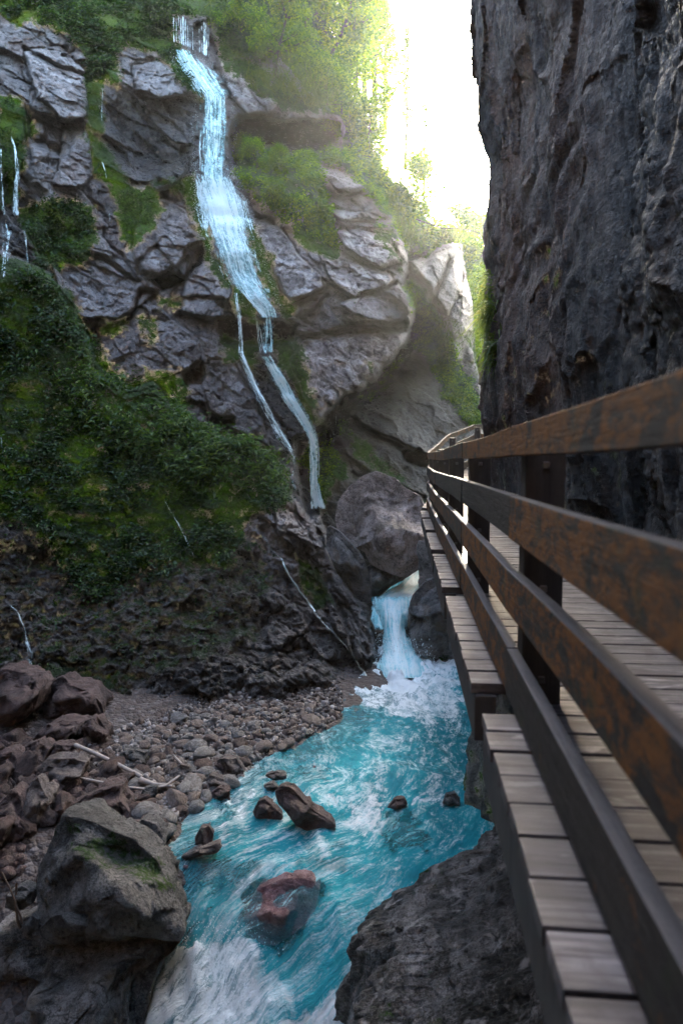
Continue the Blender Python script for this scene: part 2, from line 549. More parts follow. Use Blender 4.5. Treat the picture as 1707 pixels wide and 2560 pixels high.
A = table([-760, -260, 0, 250, 500, 750, 1000, 1260], [-420, -160, 60, 200, 450, 700, 1000, 1300, 1500],
          [[17, 29, 33, 36, 38, 41, 48, 56], [16, 27, 30, 32, 33, 36, 42, 50], [14.5, 24.5, 26.5, 28, 29, 31, 36, 44],
           [13.5, 23, 24.8, 26.5, 27.8, 29.5, 33, 38], [13, 21, 22.8, 24.8, 26.5, 27.5, 30, 34],
           [12, 19, 21.8, 23.6, 25, 25.5, 27, 30], [11, 17.5, 20.6, 22.2, 23.3, 24, 25, 27],
           [10, 16.2, 20, 22, 22.5, 23, 24, 26], [10, 16, 20, 22, 22.5, 23, 24, 26]], PX, PY)
M = table([-760, -260, 0, 250, 500, 750, 1000], [500, 600, 900, 1150, 1300, 1500, 1700, 1860],
          [[12, 18.6, 20.4, 21.3, 22.2, 23, 24], [11.8, 18.2, 20.2, 21, 22, 23, 24], [11, 16.8, 18.8, 20.0, 21, 22, 23], [10.4, 15.8, 17.8, 19, 19.8, 20.6, 22],
           [10, 15.2, 17.0, 18.2, 19, 19.9, 21], [9.6, 14.1, 15.7, 16.6, 17.3, 18.4, 19.8],
           [9.2, 13.0, 14.4, 14.7, 14.9, 15.9, 17.4], [9, 12.6, 13.8, 14.0, 14.2, 15.1, 16.5]], PX, PY)
L = table([700, 900, 1100, 1260], [500, 700, 900, 1050, 1200, 1350, 1860],
          [[34, 35.5, 37, 39], [31, 33, 35, 36.5], [28.5, 30.5, 32.5, 33.5], [27, 28.5, 30, 31.5], [25.6, 26.8, 28, 29], [24.5, 25.2, 25.8, 26.5], [23.8, 24.2, 24.6, 25]], PX, PY)
H = table([300, 600, 800, 1000, 1160, 1260], [-420, -160, 0, 200, 400, 620, 900],
          [[44, 48, 56, 66, 72, 76], [36, 38, 44, 56, 62, 66], [31, 33, 37, 48, 56, 60], [28, 29.5, 32, 40, 48, 52],
           [27, 28, 29.5, 33, 40, 44], [27, 27.5, 28.5, 31, 34, 38], [27, 27, 28, 30, 33, 36]], PX, PY)

poly_M = [(-900, 480), (-200, 560), (40, 640), (120, 680), (175, 740), (225, 850), (250, 930), (320, 975), (385, 955), (430, 1020), (480, 1065), (560, 1095), (650, 1130),
          (700, 1165), (722, 1235), (770, 1290), (800, 1350), (835, 1420), (880, 1475), (915, 1520), (938, 1580), (952, 1640), (905, 1690), (935, 1735), (925, 1900), (-900, 1900)]
poly_A = [(-900, -500), (640, -500), (640, 20), (690, 130), (760, 215), (850, 290), (862, 320), (850, 395), (900, 420), (935, 470), (985, 560), (1018, 625),
          (1020, 668), (1012, 712), (1027, 740), (1034, 780), (1026, 822), (1014, 860), (990, 888), (960, 918), (937, 951), (907, 974), (868, 985), (845, 1012), (815, 1043),
          (792, 1066), (786, 1100), (792, 1180), (800, 1290), (840, 1400), (900, 1560), (900, 1900), (-900, 1900)]
poly_D = [(1020, 640), (1060, 650), (1110, 608), (1150, 612), (1160, 660), (1176, 750), (1180, 830), (1150, 900), (1120, 905), (1113, 832), (1100, 795), (1060, 735), (1030, 690)]
poly_L = [(760, 1000), (1020, 600), (1060, 625), (1120, 780), (1185, 880), (1203, 960), (1212, 1040), (1240, 1130), (1260, 1900), (700, 1900)]
sM = poly_sdf(QX, QY, poly_M)
sA = poly_sdf(QX, QY, poly_A)
sD = poly_sdf(QX, QY, poly_D)
sL = poly_sdf(QX, QY, poly_L)
sky_poly = [(720, -500), (760, -100), (840, 120), (900, 300), (960, 420), (1040, 520), (1110, 590), (1155, 606), (1164, 655), (1182, 760), (1190, 860), (1204, 960), (1216, 1060), (1300, 1120), (1400, -500)]
sS = poly_sdf(QX, QY, sky_poly)

Y = H.copy()
reg = np.zeros(PX.shape, int)                 # 0 hill, 1 lower wall, 2 pinnacle, 3 cliff, 4 mound
lay = sL < 0
Y = np.where(lay, L, Y); reg[lay] = 1
Dv = 29.5+(PX-1030)/150*3.0-(PY-620)/300*2.0
Y = Y+2.6*np.exp(-np.maximum(sA, 0)/26.0)*(reg == 1)*(PY < 1120)
lay = sD < 0
Y = np.where(lay, Dv-1.2*(1-sstep(-26, 0, sD)), Y); reg[lay] = 2
lay = sA < 0
Y = np.where(lay, A+.6*np.exp(sA/5.0)*(PX > 600), Y); reg[lay] = 3
lay = sM < 0
Y = np.where(lay, M+0.9*np.exp(np.minimum(sM, 0)/16.0), Y); reg[lay] = 4

def push(poly, amt, soft=6.0, top=None, lo=1.0, only=None):
    """move an area back (amt > 0) or forward; top/lo grade it from the top of the polygon to its bottom"""
    global Y
    s = poly_sdf(QX, QY, poly)
    ys = np.array(poly)[:, 1]
    g = np.clip((PY-ys.min())/(ys.max()-ys.min()), 0, 1)
    k = (top if top is not None else lo)*(1-g)+lo*g
    w = 1-sstep(-soft, soft*.15, s)
    if only is not None: w = w*(reg == only)
    Y = Y+amt*w*k
    return s

def crack(line, depth, width, ledge=0.0, reach=60, only=None):
    """dark fissure; ledge > 0 makes the rock above it stand proud like an overhanging lip"""
    global Y
    s = poly_sdf(QX, QY, line, closed=False)
    w = np.exp(-(s/width)**2)
    xs = [p[0] for p in line]; ysl = [p[1] for p in line]
    if ledge:
        o = np.argsort(xs)
        yl = np.interp(PX, np.array(xs)[o], np.array(ysl)[o])
        up = yl-QY
        inx = sstep(min(xs)-12, min(xs)+10, PX)*(1-sstep(max(xs)-10, max(xs)+12, PX))
        lw = np.where(up > 0, np.exp(-up/reach), 0)*inx
        dn = np.where(up <= 0, np.exp(up/(width*2.2)), 0)*inx
        if only is not None: lw = lw*(reg == only); dn = dn*(reg == only)
        Y = Y-ledge*lw+depth*dn
    if only is not None: w = w*(reg == only)
    Y = Y+depth*w*.8

# caves and recesses
push([(590, 285), (640, 292), (720, 300), (800, 296), (850, 305), (858, 340), (835, 372), (780, 392), (700, 372), (640, 372), (610, 400), (580, 425), (572, 370), (578, 310)], 10.0, 8, 1.0, .5)
push([(255, 238), (330, 240), (400, 238), (455, 250), (495, 250), (498, 330), (500, 440), (455, 455), (420, 450), (380, 470), (330, 470), (290, 430), (258, 380), (245, 300)], 1.0, 70, .3, 1.1)
push([(375, 455), (420, 405), (465, 385), (470, 420), (430, 470), (385, 480)], -1.0, 6, .7, 1.0)
push([(60, 260), (130, 300), (190, 290), (215, 320), (160, 400), (60, 360)], .8, 18)
push([(0, 420), (60, 420), (120, 480), (110, 570), (40, 560), (0, 520)], .8, 22)
push([(538, 796), (610, 790), (700, 792), (752, 812), (742, 856), (690, 866), (610, 868), (552, 858)], 1.7, 9)
push([(735, 1090), (765, 1085), (795, 1100), (800, 1290), (765, 1300), (745, 1230), (732, 1160)], 1.6, 12, only=3)
push([(372, 700), (430, 676), (462, 690), (478, 650), (472, 620), (505, 596), (515, 640), (480, 690), (455, 715), (400, 730)], 1.0, 8)
push([(525, 1035), (590, 1040), (592, 1060), (560, 1075), (528, 1060)], 1.0, 7)
push([(455, 930), (505, 900), (520, 930), (510, 960), (465, 965)], .9, 8)
push([(1020, 622), (1062, 630), (1066, 648), (1040, 652), (1018, 646)], 1.6, 6)
push([(1000, 1128), (1050, 1125), (1075, 1140), (1060, 1172), (1010, 1158)], 1.4, 8, only=1)
# big clean slabs
slabs = [([(590, 500), (640, 530), (700, 568), (750, 640), (800, 692), (805, 722), (760, 744), (722, 754), (700, 715), (668, 640), (625, 570)], -.55, .5, 1),
         ([(838, 578), (900, 574), (975, 592), (998, 652), (949, 670), (907, 650), (860, 624)], -.55, .3, 1),
         ([(812, 528), (860, 522), (920, 532), (968, 552), (980, 582), (900, 566), (838, 568)], -.35, .4, .9),
         ([(796, 632), (845, 650), (914, 664), (979, 682), (983, 702), (964, 716), (884, 741), (845, 720), (825, 700)], -.5, .4, 1),
         ([(849, 757), (891, 735), (968, 718), (1000, 708), (1022, 738), (1031, 779), (1006, 800), (968, 808), (930, 800), (880, 781)], -.75, .4, 1),
         ([(731, 755), (815, 736), (800, 768), (760, 790), (740, 796)], -.35, .5, 1),
         ([(757, 853), (853, 838), (1018, 830), (1014, 858), (991, 885), (960, 915), (937, 949), (907, 972), (868, 983), (845, 1010), (815, 1041), (790, 1060), (769, 1010), (738, 947), (723, 897)], -.5, .5, 1.3),
         ([(355, 500), (420, 495), (470, 530), (480, 570), (520, 600), (470, 610), (450, 660), (400, 690), (350, 680), (330, 620), (345, 560)], -.7, .4, 1.2),
         ([(480, 600), (530, 625), (580, 730), (560, 790), (500, 795), (450, 780), (465, 700)], -.5, .5, 1),
         ([(120, 650), (200, 610), (300, 640), (350, 700), (380, 740), (300, 800), (200, 790), (150, 720)], -.5, .3, 1),
         ([(240, 810), (340, 800), (440, 800), (500, 850), (500, 900), (450, 930), (380, 950), (320, 965), (255, 900)], -.3, .3, 1),
         ([(520, 900), (580, 900), (640, 1000), (680, 1120), (600, 1080), (525, 1030), (505, 960)], -.4, .4, 1),
         ([(540, 140), (590, 150), (640, 220), (670, 285), (620, 285), (580, 240), (555, 190)], -.3, .4, 1),
         ([(605, 180), (650, 190), (700, 250), (690, 285), (665, 280), (630, 230)], -.25, .3, 1.2),
         ([(60, 130), (150, 110), (215, 180), (225, 290), (160, 300), (90, 240)], -.9, .4, 1.3),
         ([(330, 165), (400, 150), (470, 200), (490, 240), (400, 245), (335, 235)], -.7, .3, 1.2),
         ([(60, 310), (110, 300), (125, 400), (80, 410)], -.5, .4, 1),
         ([(160, 320), (215, 320), (235, 440), (200, 470), (130, 460), (150, 400)], -.7, .4, 1.2),
         ([(790, 415), (860, 430), (930, 480), (915, 490), (840, 470)], -.5, .3, 1.2),
         ([(700, 1190), (760, 1230), (830, 1340), (800, 1380), (760, 1400), (690, 1330), (680, 1240)], -.35, .5, 1),
         ([(780, 1400), (850, 1440), (900, 1510), (935, 1590), (940, 1640), (880, 1650), (830, 1560)], -.35, .4, 1),
         ([(1030, 690), (1112, 608), (1120, 650), (1075, 760)], -.2, .4, 1), ([(1125, 650), (1150, 625), (1160, 690), (1120, 800), (1085, 760)], -.25, .4, 1)]
pale = np.zeros(PX.shape)
for k_, (pl, amt, tp, lo_) in enumerate(slabs):
    s = push(pl, amt, 2.5, tp, lo_)
    cxp, cyp = np.mean(pl, 0)
    tr_ = np.random.default_rng(k_+60).uniform(-1, 1, 2)
    Y = Y+(1-sstep(-2, 1, s))*(tr_[0]*(PX-cxp)*.0032+tr_[1]*(PY-cyp)*.0020)
    w = 1-sstep(-14, 2, s)
    pale = np.maximum(pale, w*(.9 if k_ in (0, 1, 2, 3, 6, 12, 13) else .42 if k_ < 12 or k_ in (14, 15, 17) else .25))
    Y = Y+.22*np.exp(-(s/2.6)**2)
# fissures and ledges
for ln, dp, wd, lg, rc in [
        ([(740, 838), (790, 834), (826, 829), (884, 813), (930, 809), (968, 821), (1028, 822)], .9, 5, .5, 50),
        ([(840, 580), (870, 628), (907, 650), (949, 670), (998, 660)], .8, 4, .45, 40),
        ([(800, 700), (845, 722), (884, 742), (964, 718), (990, 700)], .5, 4, .3, 40),
        ([(725, 755), (762, 746), (810, 722), (820, 705)], .5, 4, .25, 30),
        ([(740, 800), (790, 770), (815, 738)], .5, 4, .2, 25),
        ([(785, 460), (850, 490), (890, 482), (920, 470)], .8, 5, .4, 30),
        ([(795, 525), (860, 552), (975, 548)], .5, 3.5, .2, 30),
        ([(620, 535), (650, 543), (690, 538)], .7, 5, .35, 22),
        ([(560, 455), (610, 460), (680, 500), (690, 530)], .6, 4, .3, 25),
        ([(215, 625), (260, 640), (330, 690), (345, 700)], .5, 4, .4, 30),
        ([(200, 820), (260, 810), (330, 790), (350, 720), (390, 735)], .8, 5, .4, 35),
        ([(445, 785), (520, 800), (580, 792)], .6, 4, .3, 30),
        ([(440, 745), (500, 740), (560, 745)], .4, 3, .2, 20),
        ([(470, 1000), (510, 1010), (525, 1060)], .5, 4, .2, 20),
        ([(615, 195), (640, 220), (665, 245)], .8, 6, 0, 20),
        ([(820, 1010), (870, 1040), (930, 1075), (1000, 1110), (1065, 1145)], .6, 5, .25, 30),
        ([(880, 1180), (980, 1210), (1060, 1240)], .3, 5, .15, 30),
        ([(1068, 770), (1090, 740), (1110, 700), (1125, 655)], .6, 4, 0, 20),
        ([(1085, 800), (1120, 790), (1150, 740), (1160, 690)], .6, 4, 0, 20),
        ([(60, 120), (140, 160), (215, 190)], .5, 4, .2, 30),
        ([(700, 1200), (740, 1280), (770, 1330), (815, 1440)], .5, 5, 0, 20),
        ([(760, 1380), (830, 1480), (870, 1570), (885, 1640)], .7, 6, 0, 20),
        ([(810, 1440), (860, 1500), (890, 1560), (915, 1630)], .5, 5, 0, 20)]:
    crack(ln, dp, wd, lg, rc)
# the grassy shelf right of the fall and the ledge in front of the cave
push([(575, 380), (640, 375), (760, 395), (800, 420), (815, 490), (760, 560), (690, 540), (610, 470)], -.9, 30, .2, 1.0)
Y = blur(Y, 1)*.2+Y*.8

P0 = at(PX, PY, Y)
# bedding-aligned coordinates: beds dip to the lower right as seen
dipx, dipz = math.cos(R(-38)), math.sin(R(-38))
U_ = P0[..., 0]*dipx+P0[..., 2]*dipz
V_ = -P0[..., 0]*dipz+P0[..., 2]*dipx
W_ = P0[..., 1]
wp = fbm(P0*.5, 4, .5, 21)[..., None]*.26
bed = np.stack([U_*.34, V_*.85, W_*.4], -1)+wp
h1, b1, id1 = facets(bed, 5)
bed2 = np.stack([U_*1.0, V_*2.3, W_*1.0], -1)+wp*1.6
h2, b2, _ = facets(bed2, 15)
h3, b3, _ = facets(P0*np.array([3.6, 3.6, 3.6])+wp*2, 25)
n1 = fbm(P0*.45, 5, .5, 31)
n2 = fbm(P0*2.2, 5, .6, 41)
n3 = fbm(P0*7.0, 4, .6, 51)
rid = fbm(P0*1.3, 5, .55, 61, ridged=True)
inslab = np.clip(pale*1.6, 0, 1)
rock_d = (-h1*.60*(1-.85*inslab)-h2*.24*(1-.55*inslab)-h3*.07-n1*.20*(1-inslab)-n2*.06-n3*.04
          + .16*np.exp(-(b1/.025)**2)*(1-.8*inslab)+.05*np.exp(-(b2/.03)**2))
mound_d = -n1*.55-rid*.24-n2*.26-n3*.13-h3*.13-h2*.16
low_d = -n1*.28-n2*.085-n3*.03-h2*.07-h1*.14
hill_d = -n1*.8-n2*.25-n3*.05
disp = np.select([reg == 4, reg == 3, reg == 2, reg == 1], [mound_d, rock_d, rock_d*.6, low_d], hill_d)
# the mound is craggier toward its right-hand toe
toe = sstep(560, 760, PX)*(reg == 4)
disp = disp+toe*(-h1*.25-h2*.22+.15*np.exp(-(b2/.06)**2))
Y = Y+disp
keep = ~((sS < 0))
PC = at(PX, PY, Y)
# small sideways raggedness so that steps are not ruled along sight lines
PC[..., 2] += n2*.05+n3*.03
PC[..., 0] += (fbm(P0*2.2+40, 4, .6, 71))*.05

# --- masks
def brush(polys, soft=16):
    m = np.zeros(PX.shape)
    for pl in polys:
        w = pl[1] if isinstance(pl[1], float) else 1.0
        pp = pl[0] if isinstance(pl[1], float) else pl
        m = np.maximum(m, w*(1-sstep(-soft*.6, soft, poly_sdf(QX+wx_*1.5, QY+wy_*1.5, pp))))
    return m
moss = brush([
    [(-800, -500), (640, -500), (640, -10), (600, 0), (560, 30), (500, 30), (430, 30), (400, 20), (330, 0), (200, 0), (-800, -60)],
    [(0, -60), (420, 0), (430, 60), (438, 105), (455, 150), (510, 215), (505, 250), (470, 235), (420, 150), (330, 112), (282, 128), (300, 205), (225, 205), (208, 112), (160, 66), (60, 55), (0, 30)],
    [(520, 30), (560, 30), (640, 60), (690, 130), (640, 140), (560, 145), (545, 95)],
    [(560, 150), (640, 165), (700, 215), (790, 245), (850, 285), (760, 272), (700, 265), (655, 230), (600, 195)],
    [(0, 235), (50, 255), (95, 330), (60, 350), (45, 480), (0, 520)],
    [(218, 200), (258, 215), (250, 330), (222, 320)],
    [(215, 320), (262, 370), (310, 430), (320, 490), (285, 480), (240, 440), (222, 380)],
    ([(587, 436), (600, 380), (690, 370), (788, 414), (815, 490), (848, 626), (826, 643), (761, 615), (690, 534), (608, 463)], .85),
    [(700, 400), (815, 376), (881, 381), (935, 446), (1006, 479), (1055, 621), (1017, 615), (968, 534), (924, 490), (859, 414), (800, 400)],
    [(1021, 700), (1045, 700), (1067, 737), (1106, 802), (1113, 832), (1090, 850), (1040, 830), (1033, 783)],
    [(1040, 850), (1113, 832), (1170, 940), (1213, 1031), (1201, 1060), (1152, 1045), (1093, 938), (1060, 880)],
    ([(455, 440), (485, 440), (510, 520), (530, 620), (580, 720), (560, 720), (520, 650), (490, 560)], .8),
    ([(605, 500), (625, 540), (660, 620), (690, 690), (700, 740), (735, 760), (730, 810), (690, 780), (650, 690), (620, 600)], .8),
    ([(585, 715), (610, 715), (640, 800), (600, 790)], .95),
    ([(550, 850), (600, 850), (640, 860), (640, 930), (600, 900), (560, 900)], .75),
    ([(690, 850), (740, 860), (770, 960), (810, 1050), (790, 1065), (750, 1000), (700, 900)], .8),
    [(300, 470), (390, 465), (400, 520), (345, 600), (322, 625), (296, 560)],
    [(385, 450), (490, 450), (500, 500), (440, 470)],
    [(60, 520), (150, 500), (235, 520), (240, 600), (200, 660), (110, 670), (70, 600)],
    [(-800, 640), (40, 650), (120, 690), (175, 740), (235, 850), (240, 900), (100, 900), (-800, 1000)],
    ([(240, 860), (330, 960), (400, 940), (480, 1020), (480, 1070), (560, 1090), (650, 1120), (720, 1180), (720, 1260), (620, 1290), (560, 1420), (380, 1400), (240, 1500), (60, 1300), (-800, 1300), (-800, 850)], .78),
    ([(-800, 1250), (400, 1380), (640, 1300), (700, 1420), (640, 1600), (300, 1720), (-800, 1720)], .30),
    ([(260, 800), (310, 800), (300, 840), (260, 840)], .7), ([(350, 790), (390, 790), (390, 870), (350, 850)], .6),
    ([(400, 745), (445, 745), (445, 770), (400, 770)], .8),
    ([(355, 920), (440, 930), (480, 980), (440, 1000), (380, 970)], .85),
    ([(730, 1150), (770, 1180), (800, 1270), (860, 1190), (820, 1090), (790, 1100)], .75),
    ([(740, 1390), (800, 1420), (830, 1510), (790, 1520), (760, 1460)], .75),
    ([(860, 1070), (930, 1120), (1060, 1250), (1000, 1230), (880, 1140)], .55),
    ([(930, 560), (990, 580), (1010, 690), (980, 650), (930, 590)], .6),
    ([(900, 905), (960, 900), (1000, 900), (960, 980), (900, 1000)], .35),
    ([(0, 1640), (300, 1690), (340, 1760), (500, 1770), (500, 1850), (200, 1850)], .5),
], 24)
moss = np.maximum(moss, np.where(reg == 0, .75, 0))
gz = np.gradient(PC[..., 2], axis=0); gy_ = np.gradient(PC[..., 1], axis=0)
upface = np.clip(np.arctan2(gy_*-1, np.abs(gz)+1e-4)/1.2, -1, 1)         # >0: the face leans back
upface = blur(upface, 2)
moss = moss*(1+.35*upface)+np.clip(upface-.35, 0, 1)*.45*(reg > 0)+n1*.08+rid*.05*(reg == 4)
moss = np.clip(moss*.95, 0, 1)
moss = np.where(keep, moss, .4)
tint = np.where(reg == 1, .85, np.where(reg == 2, .35, 0))
tint = np.where(reg == 3, brush([[(400, 400), (470, 380), (470, 430), (400, 490)], [(880, 880), (1010, 840), (900, 970)]], 14)*.6, tint)
tint = blur(tint, 3)
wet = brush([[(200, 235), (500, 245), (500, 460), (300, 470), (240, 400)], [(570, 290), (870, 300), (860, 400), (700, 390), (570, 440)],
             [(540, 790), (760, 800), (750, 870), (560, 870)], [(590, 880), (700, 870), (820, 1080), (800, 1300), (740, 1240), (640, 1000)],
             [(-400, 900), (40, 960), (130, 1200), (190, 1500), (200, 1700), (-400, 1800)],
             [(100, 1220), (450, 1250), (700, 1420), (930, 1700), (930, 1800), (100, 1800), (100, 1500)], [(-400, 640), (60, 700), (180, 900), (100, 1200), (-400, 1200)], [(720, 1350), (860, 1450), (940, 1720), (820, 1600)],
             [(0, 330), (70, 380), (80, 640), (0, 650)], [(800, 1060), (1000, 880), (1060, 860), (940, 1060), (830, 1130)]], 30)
wet = np.clip(blur(wet, 4)*.72+.12*n1, 0, 1)  # wet rock, plus painted shade in recesses and at the far left
damp_shade = brush([[(590, 290), (640, 295), (720, 302), (800, 298), (845, 308), (852, 340), (830, 370), (780, 390), (700, 372), (640, 372), (610, 400), (582, 420), (578, 370), (582, 310)],
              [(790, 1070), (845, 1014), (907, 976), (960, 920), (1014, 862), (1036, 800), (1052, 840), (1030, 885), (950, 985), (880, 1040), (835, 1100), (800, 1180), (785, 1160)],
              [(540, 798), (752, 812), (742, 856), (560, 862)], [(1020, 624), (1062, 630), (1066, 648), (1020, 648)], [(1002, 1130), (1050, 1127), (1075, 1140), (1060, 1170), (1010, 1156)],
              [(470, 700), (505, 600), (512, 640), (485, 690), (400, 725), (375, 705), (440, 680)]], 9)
wet = np.maximum(wet, damp_shade)  # shade of cave, notches and overhang crease painted in as dark damp rock
pale = blur(pale, 1)*(.55+.45*np.clip(.5+n1*1.5+n2, 0, 1))  # pale slab rock with its wet sheen painted in
Fc = grid_faces(len(GY), len(GX), keep)
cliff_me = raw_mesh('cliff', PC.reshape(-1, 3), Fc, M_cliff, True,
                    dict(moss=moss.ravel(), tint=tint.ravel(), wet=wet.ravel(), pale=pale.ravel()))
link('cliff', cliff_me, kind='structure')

step = 3
gi = np.ix_(np.arange(0, len(GY), step), np.arange(0, len(GX), step))
Pb = PC[gi]; kb = keep[gi]
bvh_cliff = BVHTree.FromPolygons(Pb.reshape(-1, 3).tolist(), grid_faces(Pb.shape[0], Pb.shape[1], kb).tolist())

def hit(px, py, bvh=None):
    d = ray(px, py)
    loc, nrm, idx, dist = (bvh or bvh_cliff).ray_cast(Vector(CAM), Vector(d).normalized())
    if loc is None: return None, None
    if nrm.dot(Vector(d)) > 0: nrm = -nrm
    return np.array(loc), np.array(nrm)

# ================================================================== GROUND AND RIVER
CZ = CAM[2]
def water_z(x, y):
    """water level along the gorge: falls at the near rapid, lifts at the upper cascade"""
    z = np.interp(y, [4, 6.8, 7.6, 8.2, 8.8, 9.4, 10.5, 12, 14, 16, 18.2, 30],
                  [-6.6, -6.35, -6.05, -5.65, -5.22, -4.86, -4.76, -4.70, -4.62, -4.57, -4.55, -4.55])
    return z
# shoreline of the gravel bank, photo pixels at the water level
shore_px = [(965, 1655), (900, 1762), (817, 1818), (735, 1867), (615, 1905), (577, 1965), (523, 2008), (452, 2052), (414, 2112), (440, 2180), (470, 2290), (440, 2340), (380, 2411), (350, 2560), (340, 2750)]
shore = []
for sx, sy in shore_px:
    z = -4.6
    for _ in range(12):
        p_ = at_z(sx, sy, z); z = float(water_z(p_[0], p_[1]))
    shore.append((float(p_[0]), float(p_[1])))
shore = sorted(shore, key=lambda a: a[1])
SHX = np.array([s_[0] for s_ in shore]); SHY = np.array([s_[1] for s_ in shore])
gx_ = np.arange(-16, 6.5, .06); gy2 = np.arange(3.5, 22, .06)
X2, Y2 = np.meshgrid(gx_, gy2)
sx_ = np.interp(Y2, SHY, SHX)+fbm(np.stack([X2*.0, Y2*1.2, X2*0], -1), 4, .5, 5)*.25
dd = sx_-X2
pn = np.stack([X2, Y2, X2*0], -1)
wz = water_z(X2, Y2)
Zg = wz+np.where(dd > 0, .02+.075*dd, np.maximum(.32*dd, -.75))
Zg += fbm(pn*1.1, 4, .5, 8)*.10*np.clip(dd+.3, 0, 1)+fbm(pn*6, 3, .5, 9)*.025
Zg = np.maximum(Zg, -8)

def gravel_material():
    t = NT('river_gravel')
    p = t.pos()
    n = t.node('ShaderNodeTexVoronoi', i_Scale=9.0, feature='F1'); t.link(p, n.inputs['Vector'])
    e = t.vor(p, 9.0, 'DISTANCE_TO_EDGE')
    n2 = t.node('ShaderNodeTexVoronoi', i_Scale=22.0, feature='F1'); t.link(p, n2.inputs['Vector'])
    sep = t.node('ShaderNodeSeparateColor'); t.link(n.outputs['Color'], sep.inputs[0])
    col = t.ramp(sep.outputs[0], [(.0, (.025, .018, .015)), (.35, (.06, .038, .03)), (.7, (.08, .064, .058)), (1, (.15, .125, .12))])
    col = t.mix(t.rng_(e, 0, .05, .85, 0), col, (.02, .016, .014))
    col = t.mix(t.math('MULTIPLY', t.rng_(t.noise(p, 1.3, 5, .6), .4, .6), .6), col, (.05, .03, .022))
    h = t.math('SUBTRACT', 1.0, n.outputs['Distance'])
    h = t.math('SUBTRACT', h, t.math('MULTIPLY', n2.outputs['Distance'], .4))
    t.bsdf(Base_Color=col, Roughness=.7, Normal=t.bump(h, .9, .06))
    return t.m
M_gravel = gravel_material()
link('ground', raw_mesh('ground', np.stack([X2, Y2, Zg], -1).reshape(-1, 3), grid_faces(*X2.shape), M_gravel), kind='structure')
def ground_z(x, y):
    i = min(max(int(round((x-gx_[0])/.06)), 0), len(gx_)-1); j = min(max(int(round((y-gy2[0])/.06)), 0), len(gy2)-1)
    return float(Zg[j, i])

# broad valley floor far below and beyond, so that nothing ends in mid air
far_me = raw_mesh('terrain', [(-80, -30, -9), (80, -30, -9), (80, 160, -9), (-80, 160, -9)], np.array([[0, 1, 2, 3]]), M_gravel)
link('terrain', far_me, kind='structure')

# --- river surface
rx = np.arange(-6, 4.2, .035); ry = np.arange(4.0, 21.4, .035)
RX, RY = np.meshgrid(rx, ry)
RZ = water_z(RX, RY)
rp = np.stack([RX, RY, RX*0], -1)
U1, V1 = proj(np.stack([RX, RY, RZ], -1))
def soft(polys, s=26):
    m = np.zeros(U1.shape)
    jx = fbm(rp*2.0, 5, .62, 91)*70; jy = fbm(rp*2.0+7, 5, .62, 92)*70
    for pl, w in polys:
        m = np.maximum(m, w*(1-sstep(-s, s, poly_sdf(U1+jx, V1+jy, pl))))
    return m
foam = soft([([(925, 1600), (1120, 1600), (1165, 1665), (1150, 1690), (1090, 1720), (1010, 1745), (950, 1760), (905, 1740), (925, 1690)], 1.0),
             ([(970, 1640), (1080, 1640), (1100, 1680), (1000, 1730), (930, 1730)], 1.25), ([(900, 1620), (1160, 1620), (1160, 1770), (1050, 1820), (900, 1800), (870, 1760)], .72)], 26)
foam = np.maximum(foam, .33)
foam = np.maximum(foam, soft([
    ([(560, 1900), (800, 1870), (1050, 1990), (900, 2200), (560, 2240), (420, 2150)], .40),
    ([(870, 2020), (930, 2015), (965, 2040), (960, 2075), (905, 2075), (870, 2050)], .72),
    ([(985, 2020), (1060, 2000), (1140, 2002), (1140, 2018), (1060, 2030), (1000, 2045)], .62),
    ([(1030, 1905), (1090, 1885), (1190, 1885), (1190, 1905), (1100, 1915), (1040, 1925)], .5),
    ([(580, 2010), (610, 1985), (640, 1990), (650, 2050), (600, 2080), (540, 2130), (500, 2110), (540, 2060)], .62),
    ([(700, 2060), (790, 2080), (820, 2130), (800, 2160), (760, 2120), (700, 2080)], .6),
    ([(600, 2060), (680, 2050), (700, 2100), (640, 2150), (560, 2130)], .42),
    ([(640, 2200), (760, 2130), (850, 2120), (900, 2150), (780, 2190), (680, 2240)], .36),
    ([(430, 2340), (500, 2350), (560, 2335), (615, 2335), (660, 2410), (660, 2480), (640, 2560), (340, 2600), (345, 2540), (380, 2440)], .90), ([(400, 2360), (560, 2350), (720, 2440), (760, 2600), (340, 2600), (360, 2480)], .66),
    ([(580, 2370), (630, 2380), (640, 2440), (600, 2600), (440, 2600), (500, 2500)], .86),
    ([(690, 2550), (800, 2500), (880, 2470), (905, 2500), (890, 2620), (640, 2620)], .78),
    ([(860, 2390), (930, 2360), (930, 2470), (870, 2480)], .55),
    ([(450, 2100), (500, 2120), (470, 2150), (420, 2140)], .45),
    ([(560, 1900), (640, 1900), (620, 1930), (560, 1960)], .35),
    ([(850, 2100), (1000, 2080), (1040, 2130), (960, 2170), (880, 2150)], .30)], 18))
# wave relief stretched along the current; bigger where it breaks
strm = np.stack([RX*2.6+RY*.5, RY*1.05, RX*0], -1)
wv = fbm(strm, 6, .56, 95)
wv2 = fbm(np.stack([RX*6+RY*1.5, RY*3, RX*0], -1), 4, .6, 96)
amp = .035+.20*np.clip(foam-.2, 0, 1)+.30*np.clip(foam-.6, 0, 1)*sstep(16.2, 17.2, RY)+.05*sstep(9.8, 8.8, RY)
RZ = RZ+wv*amp+wv2*amp*.35
mound_w = [(-1.15, 8.75, .75, .42, .20), (-.35, 12.1, .5, .4, .09), (.25, 11.9, .7, .35, .10), (-1.2, 11.3, .8, .5, .07), (-.2, 8.2, .8, .5, .12)]
for mx, my, ax_, ay_, hh in mound_w:
    RZ = RZ+hh*np.exp(-((RX-mx)/ax_)**2-((RY-my)/ay_)**2)
